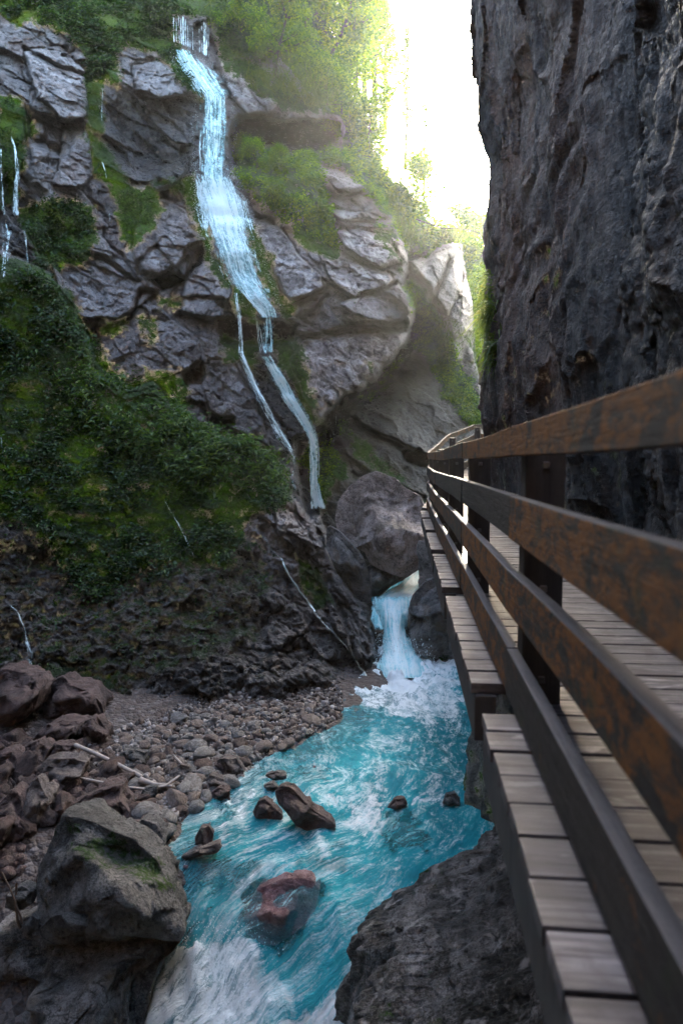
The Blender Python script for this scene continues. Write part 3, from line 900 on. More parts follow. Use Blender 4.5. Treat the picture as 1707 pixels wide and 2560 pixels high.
# mesh stays inside the banks
dsh = np.interp(RY, SHY, SHX)
deep = sstep(.0, 1.6, RX-dsh-.6)*soft([([(980, 1720), (1180, 1720), (1180, 1900), (1120, 2100), (1060, 2040), (1080, 1900), (960, 1900), (900, 1850)], 1.0),
                                       ([(780, 1700), (950, 1760), (900, 1850), (800, 1900)], .35), ([(700, 2330), (800, 2280), (850, 2400), (720, 2480)], .4)], 40)
alpha = .55+.42*sstep(0.1, 2.0, RX-dsh)
alpha = np.minimum(alpha, .97-soft([([(600, 2230), (700, 2205), (800, 2220), (790, 2300), (700, 2370), (600, 2340)], .80), ([(960, 2050), (1060, 2050), (1060, 2120), (960, 2120)], .45), ([(740, 2130), (860, 2130), (860, 2195), (740, 2195)], .4), ([(740, 1900), (820, 1900), (820, 1945), (740, 1945)], .4), ([(430, 2150), (640, 2170), (640, 2240), (470, 2220)], .45)], 14))
across = (RX*1.0+fbm(rp*.5, 3, .5, 98)*.8)
bend = np.where(RY < 12, (12-RY)**1.5*.28, 0)
across = RX+bend+fbm(rp*.45, 3, .5, 98)*.7
along = RY-RX*.3*(RY < 12)
kr = (RX > dsh-1.0)
water_me = raw_mesh('river', np.stack([RX, RY, RZ], -1).reshape(-1, 3), grid_faces(*RX.shape, kr), M_water, True,
                    dict(foam=foam.ravel(), deep=deep.ravel(), alpha=alpha.ravel(), across=across.ravel(), along=along.ravel()))
link('river', water_me, kind='structure')

# ================================================================== RIGHT CLIFF
yy = np.concatenate([np.arange(-8, 4.8, .3), np.arange(4.8, 14.8, .024), np.arange(14.8, 27, .12)])
zz = np.concatenate([np.arange(-2.2, 11.8, .026), np.arange(11.8, 20, .2)])
YR, ZR = np.meshgrid(yy, zz)
sil_py = [-400, 0, 200, 320, 400, 430, 560, 700, 800, 900, 980, 1080, 1150, 1225, 1400]
sil_px = [1172, 1190, 1194, 1201, 1220, 1228, 1222, 1229, 1224, 1212, 1208, 1217, 1230, 1239, 1250]
sp = at(np.array(sil_px), np.array(sil_py), np.full(len(sil_px), 14.0))
o_ = np.argsort(sp[:, 2])
XS = np.interp(ZR, sp[o_, 2], sp[o_, 0])
near = np.interp(YR, [-8, 3, 6.4, 7.4, 7.9, 8.6, 10.5, 12.5, 13.6, 14.1, 14.6, 16, 20, 27],
                 [.45, .45, .50, .62, .66, .42, .30, .16, .05, 0.02, .12, 1.9, 3.2, 6.0])
leanr = np.interp(ZR, [-2, 0, 2, 6, 12, 20], [.0, .0, .05, .0, -.1, -.5])*(YR < 9)
XR = XS*np.where(YR > 14.6, 1.0, 1.0)+near+leanr
pr = np.stack([XR, YR, ZR], -1)
wr = fbm(pr*np.array([.6, .6, .35]), 4, .5, 101)[..., None]*.5
hr1, br1, _ = facets(pr*np.array([.7, .55, .28])+wr, 105)
hr2, br2, _ = facets(pr*np.array([1.9, 1.7, 1.1])+wr*2, 111)
flute = fbm(pr*np.array([1.2, 2.4, .32])+wr, 5, .55, 121)
strat = np.sin((ZR*1.0+YR*.55+fbm(pr*.8, 3, .5, 131)*.9)*9)*.5+.5
band = sstep(2.5, 3.4, ZR)*(1-sstep(5.0, 6.0, ZR))*sstep(8, 9, YR)
XR = XR+hr1*.09+hr2*.03+flute*.16+fbm(pr*np.array([2.6, 2.6, 1.2]), 5, .6, 141)*.05+fbm(pr*9, 3, .6, 151)*.018-band*strat*.07-.05*np.exp(-(br1/.05)**2)
XR = XR+np.where((YR < 7.8) & (YR > 2), 1, 0)*fbm(pr*1.1, 4, .6, 161, ridged=True)*.14
mr = np.clip(.25*(1-sstep(1.0, 5, ZR))+fbm(pr*.8, 4, .5, 171)*.5-.12, 0, 1)*(YR > 8)
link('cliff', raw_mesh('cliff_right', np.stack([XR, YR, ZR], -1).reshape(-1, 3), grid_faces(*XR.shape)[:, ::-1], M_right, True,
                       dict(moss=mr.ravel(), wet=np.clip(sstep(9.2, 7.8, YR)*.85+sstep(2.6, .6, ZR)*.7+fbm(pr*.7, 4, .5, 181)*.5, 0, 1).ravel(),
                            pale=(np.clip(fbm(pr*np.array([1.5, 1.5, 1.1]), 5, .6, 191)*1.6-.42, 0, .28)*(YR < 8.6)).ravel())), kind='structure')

# unseen gorge walls left of and behind the viewpoint, added to cut sky light
plan = np.array([(-13.5, 15.0), (-12.2, 8), (-11.2, 0), (-10.2, -9), (-7.5, -17), (-2, -21.5), (4, -21), (6.5, -14), (4.2, -7.5)], float)
pl_s = np.concatenate([[0], np.cumsum(np.hypot(*np.diff(plan, axis=0).T))])
te = np.arange(0, pl_s[-1], .4); ze = np.arange(-8, 30, .4)
TE, ZE = np.meshgrid(te, ze)
XE = np.interp(TE, pl_s, plan[:, 0]); YE = np.interp(TE, pl_s, plan[:, 1])
pe = np.stack([XE, YE, ZE], -1)
he, be, _ = facets(pe*.35, 700)
de = he*.9+fbm(pe*.5, 4, .55, 710)*.7-np.clip(ZE+3, 0, 40)*.08
XE = XE+de*np.sign(-XE-1e-3)*-.7*-1; YE = YE+de*.35
link('cliff', raw_mesh('cliff_light_blocker', np.stack([XE, YE, ZE], -1).reshape(-1, 3), grid_faces(*XE.shape), M_right, True,
                       dict(moss=np.clip(fbm(pe*.4, 4, .5, 720)+.3, 0, 1).ravel(), wet=np.zeros(XE.size), pale=np.zeros(XE.size))), kind='structure')

# ================================================================== LOW RIGHT BANK (under the boardwalk)
low_pts = [(-2, -1.2), (3, -1.0), (5.5, -.75), (7.2, -.6), (8.05, -.5), (8.6, -.42), (8.95, .15), (9.25, .6), (9.8, 1.05), (10.2, 1.36), (10.6, 1.2), (11.0, .88),
           (11.8, .98), (13.0, 1.2), (14.5, 1.25), (15.8, 1.42), (17.5, 1.45), (18.5, 1.40), (19.2, .75), (19.7, .25), (20.2, .12), (21.2, .28), (22.2, .75), (24, 1.6), (27, 2.6)]
ly = np.concatenate([np.arange(-2, 3, .2), np.arange(3, 10.6, .02), np.arange(10.6, 27, .05)])
lt = np.arange(0, 1.0001, 1/300)
LY, LT = np.meshgrid(ly, lt)
xw = np.interp(LY, [p[0] for p in low_pts], [p[1] for p in low_pts])
topz = np.interp(LY, [-2, 9, 11, 18, 19.5, 20.6, 22, 23, 27], [-.34, -.34, -.5, -1.0, -1.25, -1.6, -2.2, -2.9, -3.2])
LZ = -8.2+(topz+8.2)*np.minimum(LT/.8, 1)
capx = np.clip((LT-.8)/.2, 0, 1)*2.2
hz = np.clip(LZ-(-5.6), 0, 9)
la = np.interp(LY, [0, 6, 8.6, 9.6, 11, 19, 20, 22], [.95, 1.0, 1.0, .55, .38, .3, .45, .5])
shelf = np.interp(LZ, [-8, -6, -4.95, -4.6, -4.3, -4.05, -3.7, -3, -.5], [-.45, -.2, 0, .45, .95, 1.45, 1.8, 2.0, 2.15])
shelf = shelf+np.clip(8.6-LY, 0, 9)*.10*sstep(-6, -4, LZ)
farp = la*(1-np.exp(-hz/1.7))+np.where(LZ < -5.6, (LZ+5.6)*.12, 0)
kf = sstep(8.7, 10.0, LY)
LX = xw+shelf*(1-kf)+farp*kf+capx*np.where(LY < 9, .3, 1)
pl_ = np.stack([LX, LY, LZ], -1)
wl_ = fbm(pl_*np.array([.8, .8, .4]), 4, .5, 201)[..., None]*.4
k1, kb1, _ = facets(pl_*np.array([.9, .8, .42])+wl_, 205)
LX = LX+k1*.20+fbm(pl_*np.array([2.0, 2.4, .5]), 5, .55, 221)*.30+fbm(pl_*np.array([3.0, 3.4, .7]), 4, .55, 225, ridged=True)*.08+fbm(pl_*3.2, 5, .6, 231)*.07+fbm(pl_*11, 3, .6, 241)*.018
LZ = LZ+fbm(pl_*1.3, 4, .5, 251)*.10*(LT > .6)
mlow = np.clip(.16+fbm(pl_*1.0, 4, .5, 261)*.75+.25*(hz < 1.2), 0, 1)*.75
link('rock_bank', raw_mesh('rock_bank', np.stack([LX, LY, LZ], -1).reshape(-1, 3), grid_faces(*LX.shape)[:, ::-1], M_low, True,
                           dict(moss=mlow.ravel())), kind='structure')

# ================================================================== ROCKS
import bmesh
def ico(sub):
    bm = bmesh.new()
    bmesh.ops.create_icosphere(bm, subdivisions=sub, radius=1)
    V = np.array([v.co[:] for v in bm.verts]); F = np.array([[v.index for v in f.verts] for f in bm.faces])
    bm.free()
    return V, F
ICO = {k: ico(k) for k in (1, 2, 3, 4, 5, 6)}

def shape_rock(V, seed, fac=.22, cell=1.1, rough=.06, power=1.0):
    """cut and roughen a unit rock"""
    r = np.random.default_rng(seed)
    P = V.copy()
    for _ in range(9):                       # flat breaks
        n = r.normal(size=3); n /= np.linalg.norm(n)
        d = r.uniform(.62, .92)
        t = P@n-d
        P = P-np.where(t > 0, t*fac*3.6, 0)[:, None].clip(None, 10)*n
    off = r.uniform(0, 50, 3)
    h, b, _ = facets(P*cell+off, seed % 97)
    k = 1+h*fac*.35+fbm(P*1.4+off, 4, .5, seed % 31)*fac*.6+fbm(P*5+off, 4, .6, 3)*rough-.05*np.exp(-(b/.06)**2)
    return P*k[:, None]

def rock_px(name, poly, Yc, thick, mat, label, cat='rock', seed=1, sub=5, fac=.16, moss=0.0, sq=.62, parent=None, tilt=0.0, group=None, rough=.03, mossbox=None):
    """rock whose outline seen from the path is poly (photo pixels), at distance Yc, with its own depth"""
    P2 = np.array(poly, float)
    c2 = (P2.min(0)+P2.max(0))/2
    V, F = ICO[sub]
    ang = np.arctan2(-V[:, 2], V[:, 0]) % (2*PI)
    rel = P2-c2
    th = np.arctan2(rel[:, 1], rel[:, 0]) % (2*PI)
    # ray / polygon radius by sampling
    T = np.linspace(0, 2*PI, 361)
    rad = np.zeros(361)
    n = len(rel)
    for i_, t_ in enumerate(T):
        dx, dy = math.cos(t_), math.sin(t_)
        for k in range(n):
            ax, ay = rel[k]; bx, by = rel[(k+1) % n]
            ex, ey = bx-ax, by-ay
            den = dx*ey-dy*ex
            if abs(den) < 1e-9: continue
            tt = (ax*ey-ay*ex)/den; uu = (ax*dy-ay*dx)/den
            if tt > 0 and -1e-6 <= uu <= 1+1e-6: rad[i_] = max(rad[i_], tt)
    rr = np.interp(ang, T, rad)
    rho = np.sqrt(V[:, 0]**2+V[:, 2]**2)
    k = rr*np.power(rho, sq)
    cosd = V[:, 0]/np.maximum(rho, 1e-6); sind = -V[:, 2]/np.maximum(rho, 1e-6)
    prr = np.random.default_rng(seed*7+1)
    rimp = np.power(np.clip(1-np.power(rho, 5), 0, 1), .45)
    front = np.full(len(V), 1.15)
    ex_, ez_ = V[:, 0]*np.power(np.maximum(rho, 1e-6), sq-1), V[:, 2]*np.power(np.maximum(rho, 1e-6), sq-1)
    for kk in range(9):
        aa = 2*PI*(kk+prr.uniform(-.35, .35))/9
        sl = prr.uniform(.35, 1.5); dd_ = prr.uniform(.7, 1.35)
        front = np.minimum(front, dd_-sl*(ex_*math.cos(aa)+ez_*math.sin(aa)))
    front = np.clip(front, .05, 1.2)
    dep = np.where(V[:, 1] < 0, -thick*np.minimum(rimp*1.1, front), thick*np.power(np.abs(V[:, 1]), .8))
    qx, qy = c2[0]+k*cosd, c2[1]+k*sind
    yd = Yc+dep+tilt*(c2[1]-qy)/100.0
    P = at(qx, qy, np.minimum(yd, Yc))
    P = P+np.array([0, 1.0, 0])*np.maximum(yd-Yc, 0)[:, None]
    # keep size while going back in depth (x, z stay, so the back is not a cone)
    o = P.mean(0)
    Lc = P-o
    s = np.abs(Lc).max()
    nrm = V
    off = np.array([seed*3.1, seed*1.7, seed*.9])
    h, b, _ = facets(Lc/s*1.5+off, seed)
    h2_, b2_, _ = facets(Lc/s*4.2+off, seed+3)
    d = h*fac*.6+h2_*fac*.34+fbm(Lc/s*2+off, 5, .55, seed)*fac*.5+fbm(Lc/s*8+off, 5, .7, seed)*rough*1.7-.03*np.exp(-(b2_/.05)**2)
    Lc = Lc+nrm*(d*s)[:, None]*(.14+.86*np.abs(V[:, 1:2]))
    upm = np.clip(V[:, 2], 0, 1)
    mo = np.clip(moss*(upm*.9+.25)+fbm(Lc/s*2.2+off, 4, .5, 4)*.35*(moss > 0), 0, 1)
    if mossbox is not None:
        u_, v_ = proj(Lc+o)
        mo = np.zeros(len(V))
        for mb in mossbox:
            mo = np.maximum(mo, .62*(1-sstep(-14, 26, poly_sdf(u_, v_, mb)))+fbm(Lc*5, 4, .6, 77)*.22*(poly_sdf(u_, v_, mb) < 26))
    me = raw_mesh(name, Lc, F, mat, True, dict(moss=mo))
    return link(name, me, parent, loc=o, label=label, cat=cat, group=group)

rock_px('boulder', [(843, 1253), (868, 1221), (904, 1190), (939, 1179), (988, 1195), (1015, 1221), (1051, 1239), (1062, 1270), (1069, 1346), (1064, 1391), (1046, 1425), (1015, 1445), (979, 1436), (926, 1413), (912, 1382), (868, 1364), (843, 1329), (837, 1293)],
        21.6, 1.5, M_big, 'huge pinkish angular boulder wedged above the upper cascade behind the boardwalk', 'boulder', 5, 6, .15, .0, .55, tilt=.5)
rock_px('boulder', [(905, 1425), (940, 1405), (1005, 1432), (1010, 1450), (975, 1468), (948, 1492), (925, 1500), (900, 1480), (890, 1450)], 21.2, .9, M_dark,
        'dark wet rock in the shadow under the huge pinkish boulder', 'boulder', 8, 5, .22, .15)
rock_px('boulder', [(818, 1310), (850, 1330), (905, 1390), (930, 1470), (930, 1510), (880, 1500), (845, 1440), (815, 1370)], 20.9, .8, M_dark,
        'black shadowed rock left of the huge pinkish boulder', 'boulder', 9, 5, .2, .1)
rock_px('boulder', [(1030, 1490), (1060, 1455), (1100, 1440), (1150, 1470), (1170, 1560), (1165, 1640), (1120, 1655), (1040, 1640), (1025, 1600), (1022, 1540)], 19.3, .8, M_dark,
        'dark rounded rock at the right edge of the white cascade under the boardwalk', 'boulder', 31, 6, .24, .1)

# --- big grey mossy boulder, bottom left, and the ledge below it
rock_px('boulder', [(112, 2100), (128, 2068), (200, 2080), (265, 2102), (325, 2118), (388, 2160), (425, 2215), (455, 2275), (464, 2325), (452, 2355), (400, 2350), (330, 2340), (240, 2345), (150, 2350), (95, 2310), (88, 2200)],
        8.3, .75, M_grey, 'large grey boulder with green moss patches beside the lower rapid', 'boulder', 12, 6, .20, .0, .5, tilt=.25, rough=.05,
        mossbox=[[(180, 2110), (280, 2080), (330, 2110), (400, 2160), (440, 2215), (400, 2230), (330, 2180), (280, 2170), (200, 2150)], [(165, 2060), (205, 2060), (200, 2085), (165, 2080)], [(100, 2065), (125, 2050), (140, 2085), (105, 2095)]])
rock_px('boulder', [(-60, 2380), (60, 2360), (200, 2350), (300, 2345), (430, 2350), (445, 2380), (400, 2420), (378, 2480), (362, 2560), (340, 2680), (-60, 2700)],
        7.75, .8, M_dark, 'dark layered rock ledge with rusty stains below the mossy grey boulder', 'boulder', 14, 6, .34, .1, .45, tilt=.2, rough=.05)
rock_px('boulder', [(98, 2325), (130, 2290), (190, 2278), (235, 2295), (232, 2335), (190, 2360), (110, 2362)], 7.85, .3, M_grey,
        'smooth blue-grey oval stone tucked under the mossy grey boulder', 'boulder', 17, 5, .1, 0)
rock_px('boulder', [(250, 2305), (290, 2290), (335, 2300), (352, 2330), (320, 2350), (258, 2345)], 7.9, .25, M_grey,
        'small grey flat-topped stone right of the blue-grey oval stone', 'boulder', 18, 5, .16, 0)
rock_px('boulder', [(15, 2240), (55, 2215), (82, 2230), (80, 2262), (40, 2280), (14, 2270)], 8.2, .25, M_grey,
        'pale grey stone at the left of the mossy grey boulder, higher of two', 'boulder', 19, 4, .16, 0)
rock_px('boulder', [(58, 2300), (80, 2288), (98, 2300), (96, 2335), (70, 2342), (55, 2325)], 8.0, .16, M_grey,
        'small round bluish stone left of the mossy grey boulder, lower of two', 'boulder', 20, 4, .1, 0)

# --- red rubble on the left bank
rub = [([(-40, 1690), (0, 1680), (45, 1690), (85, 1700), (104, 1722), (90, 1770), (60, 1800), (0, 1825), (-40, 1830)], 13.2, .8, 'big red-brown boulder at the left edge under the mossy slope', 41, M_red),
       ([(98, 1745), (115, 1710), (150, 1695), (170, 1715), (225, 1730), (258, 1760), (262, 1785), (215, 1795), (170, 1800), (110, 1800)], 13.4, .6, 'broad angular brown boulder right of the big red-brown one', 42, M_red),
       ([(82, 1850), (110, 1815), (160, 1800), (210, 1805), (200, 1835), (165, 1855), (120, 1860)], 12.3, .45, 'flat tilted red slab below the broad brown boulder', 43, M_red),
       ([(190, 1808), (240, 1795), (270, 1830), (255, 1870), (215, 1850)], 12.9, .4, 'dark red block right of the flat tilted slab', 49, M_red),
       ([(110, 1880), (130, 1862), (190, 1862), (196, 1880), (170, 1905), (125, 1900)], 11.7, .3, 'small dark red stone above the grey-topped block', 44, M_red),
       ([(40, 1880), (90, 1855), (120, 1875), (108, 1920), (60, 1915)], 11.9, .35, 'reddish stone left of the small dark red stone', 54, M_red),
       ([(-30, 1900), (20, 1885), (45, 1905), (30, 1945), (-30, 1955)], 11.5, .4, 'brown block at the left edge above the dark brown boulder', 55, M_red),
       ([(93, 1925), (110, 1905), (175, 1903), (208, 1912), (205, 1940), (170, 1960), (160, 1985), (125, 1985), (112, 1950)], 11.0, .4, 'angular block with flat grey-purple top beside the fallen log', 45, M_brown),
       ([(58, 2010), (66, 1965), (80, 1955), (95, 1975), (120, 2000), (125, 2030), (100, 2065), (70, 2060)], 10.2, .35, 'pale pointed grey-brown rock above the mossy boulder', 46, M_brown),
       ([(-20, 2020), (20, 1985), (45, 2010), (70, 2070), (60, 2100), (0, 2110), (-20, 2100)], 10.0, .4, 'dark brown boulder at the left edge beside the pale pointed rock', 47, M_red),
       ([(75, 2000), (110, 1970), (140, 1990), (130, 2040), (100, 2040)], 10.5, .35, 'dark red wedge between the pale pointed rock and the big red slab', 57, M_red),
       ([(158, 2045), (190, 2010), (235, 1985), (290, 1975), (300, 2000), (325, 2030), (322, 2055), (280, 2075), (230, 2072), (170, 2065)], 10.3, .5, 'long smooth red boulder in the middle of the rubble above the mossy boulder', 48, M_red),
       ([(318, 2090), (345, 2060), (385, 2070), (412, 2100), (415, 2140), (370, 2148), (325, 2125)], 9.6, .4, 'black-brown boulder at the water between red slab and mossy boulder', 50, M_dark),
       ([(325, 2050), (365, 2035), (398, 2045), (398, 2070), (350, 2078)], 10.2, .3, 'flat rust-red stone beside the long smooth red boulder', 51, M_red),
       ([(10, 2130), (45, 2110), (80, 2115), (92, 2150), (60, 2190), (15, 2180)], 9.2, .4, 'dark stone under the left edge of the mossy boulder', 52, M_dark),
       ([(300, 1885), (330, 1875), (362, 1885), (364, 1910), (330, 1915), (300, 1905)], 12.0, .2, 'pale blue-grey cobble, the largest beside the fallen log', 61, M_grey),
       ([(345, 1990), (362, 1972), (390, 1970), (392, 1988), (365, 2010), (348, 2008)], 10.9, .16, 'smooth slate-grey cobble below the bent stick', 62, M_grey),
       ([(292, 2005), (315, 1993), (340, 2000), (335, 2018), (300, 2020)], 10.7, .16, 'dark grey stone right of the red boulder top', 63, M_grey),
       ([(540, 1905), (558, 1895), (590, 1900), (610, 1925), (600, 1945), (575, 1945), (550, 1925)], 11.7, .22, 'brown oval cobble at the water edge below the gravel', 64, M_brown),
       ([(425, 1930), (450, 1915), (472, 1920), (470, 1940), (440, 1955), (425, 1950)], 11.8, .2, 'speckled pinkish stone in the middle of the cobbles', 65, M_brown),
       ([(508, 1955), (525, 1940), (560, 1950), (575, 1965), (550, 1975), (520, 1975)], 11.2, .2, 'dark grey-brown rock at the shallow edge of the river', 66, M_brown),
       ([(525, 1985), (545, 1972), (575, 1978), (575, 2000), (540, 2005)], 10.8, .2, 'dark red wet rock beside the shallow edge', 67, M_red)]
def base_y(pl):
    q = np.array(pl); cx_ = q[:, 0].mean(); by = q[:, 1].max()-.12*(q[:, 1].max()-q[:, 1].min())
    z = -4.4
    for _ in range(6):
        p_ = at_z(cx_, by, z); z = max(ground_z(p_[0], p_[1]), float(water_z(p_[0], p_[1])))
    return float(p_[1])
for pl, yc, th_, lb, sd_, mt in rub:
    yc = base_y(pl)+th_*.25
    rock_px('rock', pl, yc, th_, mt, lb, 'rock', sd_, 5, .34, 0, .5, tilt=.35)
# --- rocks in the stream
strmr = [([(487, 2095), (500, 2070), (520, 2068), (533, 2085), (530, 2110), (505, 2116), (490, 2110)], 9.75, .16, 'round dark red rock standing out of the water near the shore', 71, M_red),
         ([(452, 2142), (480, 2128), (520, 2118), (548, 2110), (553, 2122), (540, 2135), (500, 2140), (465, 2152)], 9.5, .18, 'flat wet slab lying in the shallows below the round red rock', 72, M_brown),
         ([(632, 2030), (645, 2005), (660, 2000), (680, 2015), (705, 2035), (706, 2050), (670, 2048), (640, 2045)], 10.6, .22, 'small dark red rock with white veins in the middle of the stream', 73, M_red),
         ([(686, 1985), (700, 1972), (725, 1975), (760, 2005), (790, 2030), (835, 2055), (838, 2068), (800, 2070), (770, 2080), (740, 2065), (715, 2030), (695, 2010)], 10.5, .3, 'long dark red-grey rock slanting out of the stream', 74, M_red),
         ([(662, 1938), (690, 1930), (716, 1935), (716, 1950), (680, 1952)], 11.8, .15, 'pale flat stone just awash upstream of the long rock', 75, M_brown),
         ([(658, 1965), (680, 1957), (695, 1968), (695, 1980), (668, 1982)], 11.3, .14, 'small grey stone touching the tip of the long rock', 76, M_brown),
         ([(968, 2018), (985, 2000), (1010, 1998), (1018, 2010), (1005, 2022), (980, 2024)], 11.1, .16, 'dark red rock breaking the surface in the right half of the river', 77, M_red),
         ([(1105, 2008), (1115, 1988), (1138, 1985), (1150, 1998), (1148, 2014), (1120, 2016)], 11.2, .16, 'blackish red rock close to the shaded right bank', 78, M_dark),
         ([(806, 1768), (818, 1764), (830, 1772), (826, 1784), (808, 1784)], 14.9, .14, 'lone brown stone on the gravel tip nearest the cascade', 79, M_brown)]
for pl, yc, th_, lb, sd_, mt in strmr:
    yc = base_y(pl)+th_*.1
    rock_px('river_rock', pl, yc, th_, mt, lb, 'rock', sd_, 5, .22, 0, .55, tilt=.2)
def oval(cx, cy_, rx_, ry_, n=14, rot=0):
    return [(cx+math.cos(a)*rx_*math.cos(rot)-math.sin(a)*ry_*math.sin(rot), cy_+math.cos(a)*rx_*math.sin(rot)+math.sin(a)*ry_*math.cos(rot)) for a in [2*PI*k/n for k in range(n)]]
def water_y(px, py):
    z = -5.0
    for _ in range(10):
        p_ = at_z(px, py, z); z = float(water_z(p_[0], p_[1]))
    return float(p_[1])
rock_px('river_rock', [(606, 2290), (640, 2240), (700, 2222), (770, 2222), (796, 2242), (785, 2290), (740, 2330), (690, 2364), (650, 2362), (610, 2330)], water_y(700, 2300)-.09, .42, M_crim,
        'big crimson boulder awash at the brink of the lower rapid', 'rock', 81, 5, .12, 0, .6, tilt=.35)
for lb_, pl_q, sd_ in [('dim reddish stone just under the surface in the right half of the river', oval(1010, 2088, 34, 24), 83),
                      ('dark submerged stone streaked by foam in the middle of the river', oval(800, 2168, 46, 20), 84),
                      ('small submerged reddish stone right of the round dark red rock', oval(560, 2112, 24, 14), 85),
                      ('faint brown submerged stone at the upper shallow side of the river', oval(780, 1925, 26, 12), 86),
                      ('dark red submerged stone close to the mossy grey boulder', oval(468, 2168, 18, 9), 87),
                      ('pinkish submerged ledge upstream of the crimson boulder', oval(585, 2205, 46, 20), 88)]:
    cx_, cy2 = np.mean(pl_q, 0)
    rock_px('river_rock', pl_q, water_y(cx_, cy2)+.20, .2, M_crim, lb_, 'rock', sd_, 4, .15, 0, .6)
M_mauve = None

# --- cobbles: four shapes per colour, individually placed on the bank
cob_src = {}
kinds = [(M_cobg, 'rounded grey cobble on the gravel bank', 'grey cobbles on the gravel bank'),
         (M_cobb, 'rounded brownish cobble on the gravel bank', 'brownish cobbles on the gravel bank'),
         (M_red, 'rounded dark red cobble on the gravel bank', 'dark red cobbles on the gravel bank')]
for ki, (mt, lb, gp) in enumerate(kinds):
    for v in range(5):
        V, F = ICO[4 if v < 2 else 3]
        P = shape_rock(V, 300+ki*10+v, .12+.05*v, 1.2, .02)
        cob_src[ki, v] = raw_mesh('cobble', P, F, mt, True, dict(moss=np.zeros(len(P))))
placed = []
tries = 0
shp = np.random.default_rng(5)
gravel_poly = [(200, 1850), (381, 1835), (479, 1785), (572, 1763), (800, 1760), (845, 1790), (760, 1860), (640, 1890), (600, 1960), (540, 2005), (470, 2045), (420, 2090), (300, 1990), (220, 1935)]
while len(placed) < 285 and tries < 30000:
    tries += 1
    px, py = shp.uniform(190, 850), shp.uniform(1755, 2110)
    if poly_sdf(np.array([px]), np.array([py]), gravel_poly)[0] > 0: continue
    z = -4.5
    for _ in range(4):
        p_ = at_z(px, py, z); z = ground_z(p_[0], p_[1])
    far = p_[1]
    edgew = sstep(1780, 1960, py)
    r_ = float(np.clip(shp.lognormal(math.log(.10+.045*edgew), .36), .06, .28))
    if any((p_[0]-q[0])**2+(p_[1]-q[1])**2 < (.8*(r_+q[2]))**2 for q in placed): continue
    placed.append((p_[0], p_[1], r_, z))
for (x, y, r_, z) in placed:
    u = shp.uniform()
    red = .15+.25*(x < -5.2)
    ki = 2 if u < red else (1 if u < red+.38 else 0)
    link('cobble', cob_src[ki, int(shp.integers(0, 5))], loc=(x, y, z+r_*.28), rot=(shp.uniform(-.3, .3), shp.uniform(-.3, .3), shp.uniform(0, 6.28)),
         scl=(r_*shp.uniform(1.0, 1.45), r_*shp.uniform(.85, 1.1), r_*shp.uniform(.55, .85)), label=kinds[ki][1], cat='cobble', group=kinds[ki][2])

rub_src = [raw_mesh('rock', shape_rock(ICO[4][0], 500+v, .34, 1.0, .05), ICO[4][1], M_red, True, dict(moss=np.zeros(len(ICO[4][0])))) for v in range(5)]
rub_poly = [(-20, 1850), (60, 1860), (200, 1870), (330, 1960), (420, 2090), (395, 2130), (330, 2060), (130, 2050), (95, 2100), (80, 2180), (50, 2300), (-20, 2330)]
rp_ = []
while len(rp_) < 46:
    px, py = shp.uniform(-15, 420), shp.uniform(1850, 2320)
    if poly_sdf(np.array([px]), np.array([py]), rub_poly)[0] > 0: continue
    z = -4.5
    for _ in range(4):
        p_ = at_z(px, py, z); z = ground_z(p_[0], p_[1])
    r_ = shp.uniform(.10, .27)
    if any((p_[0]-q[0])**2+(p_[1]-q[1])**2 < (.75*(r_+q[2]))**2 for q in rp_): continue
    rp_.append((p_[0], p_[1], r_))
    link('rubble_rock', rub_src[int(shp.integers(0, 5))], loc=(p_[0], p_[1], z+r_*.35), rot=tuple(shp.uniform(-1, 1, 2))+(shp.uniform(0, 6.28),),
         scl=(r_*shp.uniform(1, 1.5), r_, r_*shp.uniform(.6, .95)), label='angular dark red rock in the rubble of the left bank', cat='rock', group='angular red rocks in the left rubble')

def merge_instances(V, F, T):
    """T: list of (3x3, loc)"""
    A = np.array([t[0] for t in T]); B = np.array([t[1] for t in T])
    P = np.einsum('nij,vj->nvi', A, V)+B[:, None, :]
    FF = (F[None]+(np.arange(len(T))*len(V))[:, None, None]).reshape(-1, F.shape[1])
    return P.reshape(-1, 3), FF
def rot3(r):
    a, b, c = r.uniform(0, 6.28, 3)
    return np.array(Matrix.Rotation(a, 3, 'X')@Matrix.Rotation(b, 3, 'Y')@Matrix.Rotation(c, 3, 'Z'))
def scatter_stones(name, poly, n, rmin, rmax, mat, label, seed, zoff=.1):
    r = np.random.default_rng(seed)
    T = []
    xs = [p[0] for p in poly]; ys = [p[1] for p in poly]
    while len(T) < n:
        px, py = r.uniform(min(xs), max(xs), 400), r.uniform(min(ys), max(ys), 400)
        ok = poly_sdf(px, py, poly) < 0
        for a, b in zip(px[ok], py[ok]):
            p_ = at_z(a, b, -4.5); z = ground_z(p_[0], p_[1]); p_ = at_z(a, b, z); z = ground_z(p_[0], p_[1])
            s = rmin*(rmax/rmin)**(r.uniform()**1.8)
            T.append((rot3(r)@np.diag([s*r.uniform(1, 1.5), s, s*r.uniform(.5, .85)]), np.array([p_[0], p_[1], z+s*zoff])))
    V = shape_rock(ICO[2][0], seed, .3, 1.3, .02)
    P, F = merge_instances(V, ICO[2][1], T[:n])
    return link(name, raw_mesh(name, P, F, mat, True, dict(moss=np.zeros(len(P)))), label=label, cat='gravel', kind='stuff')
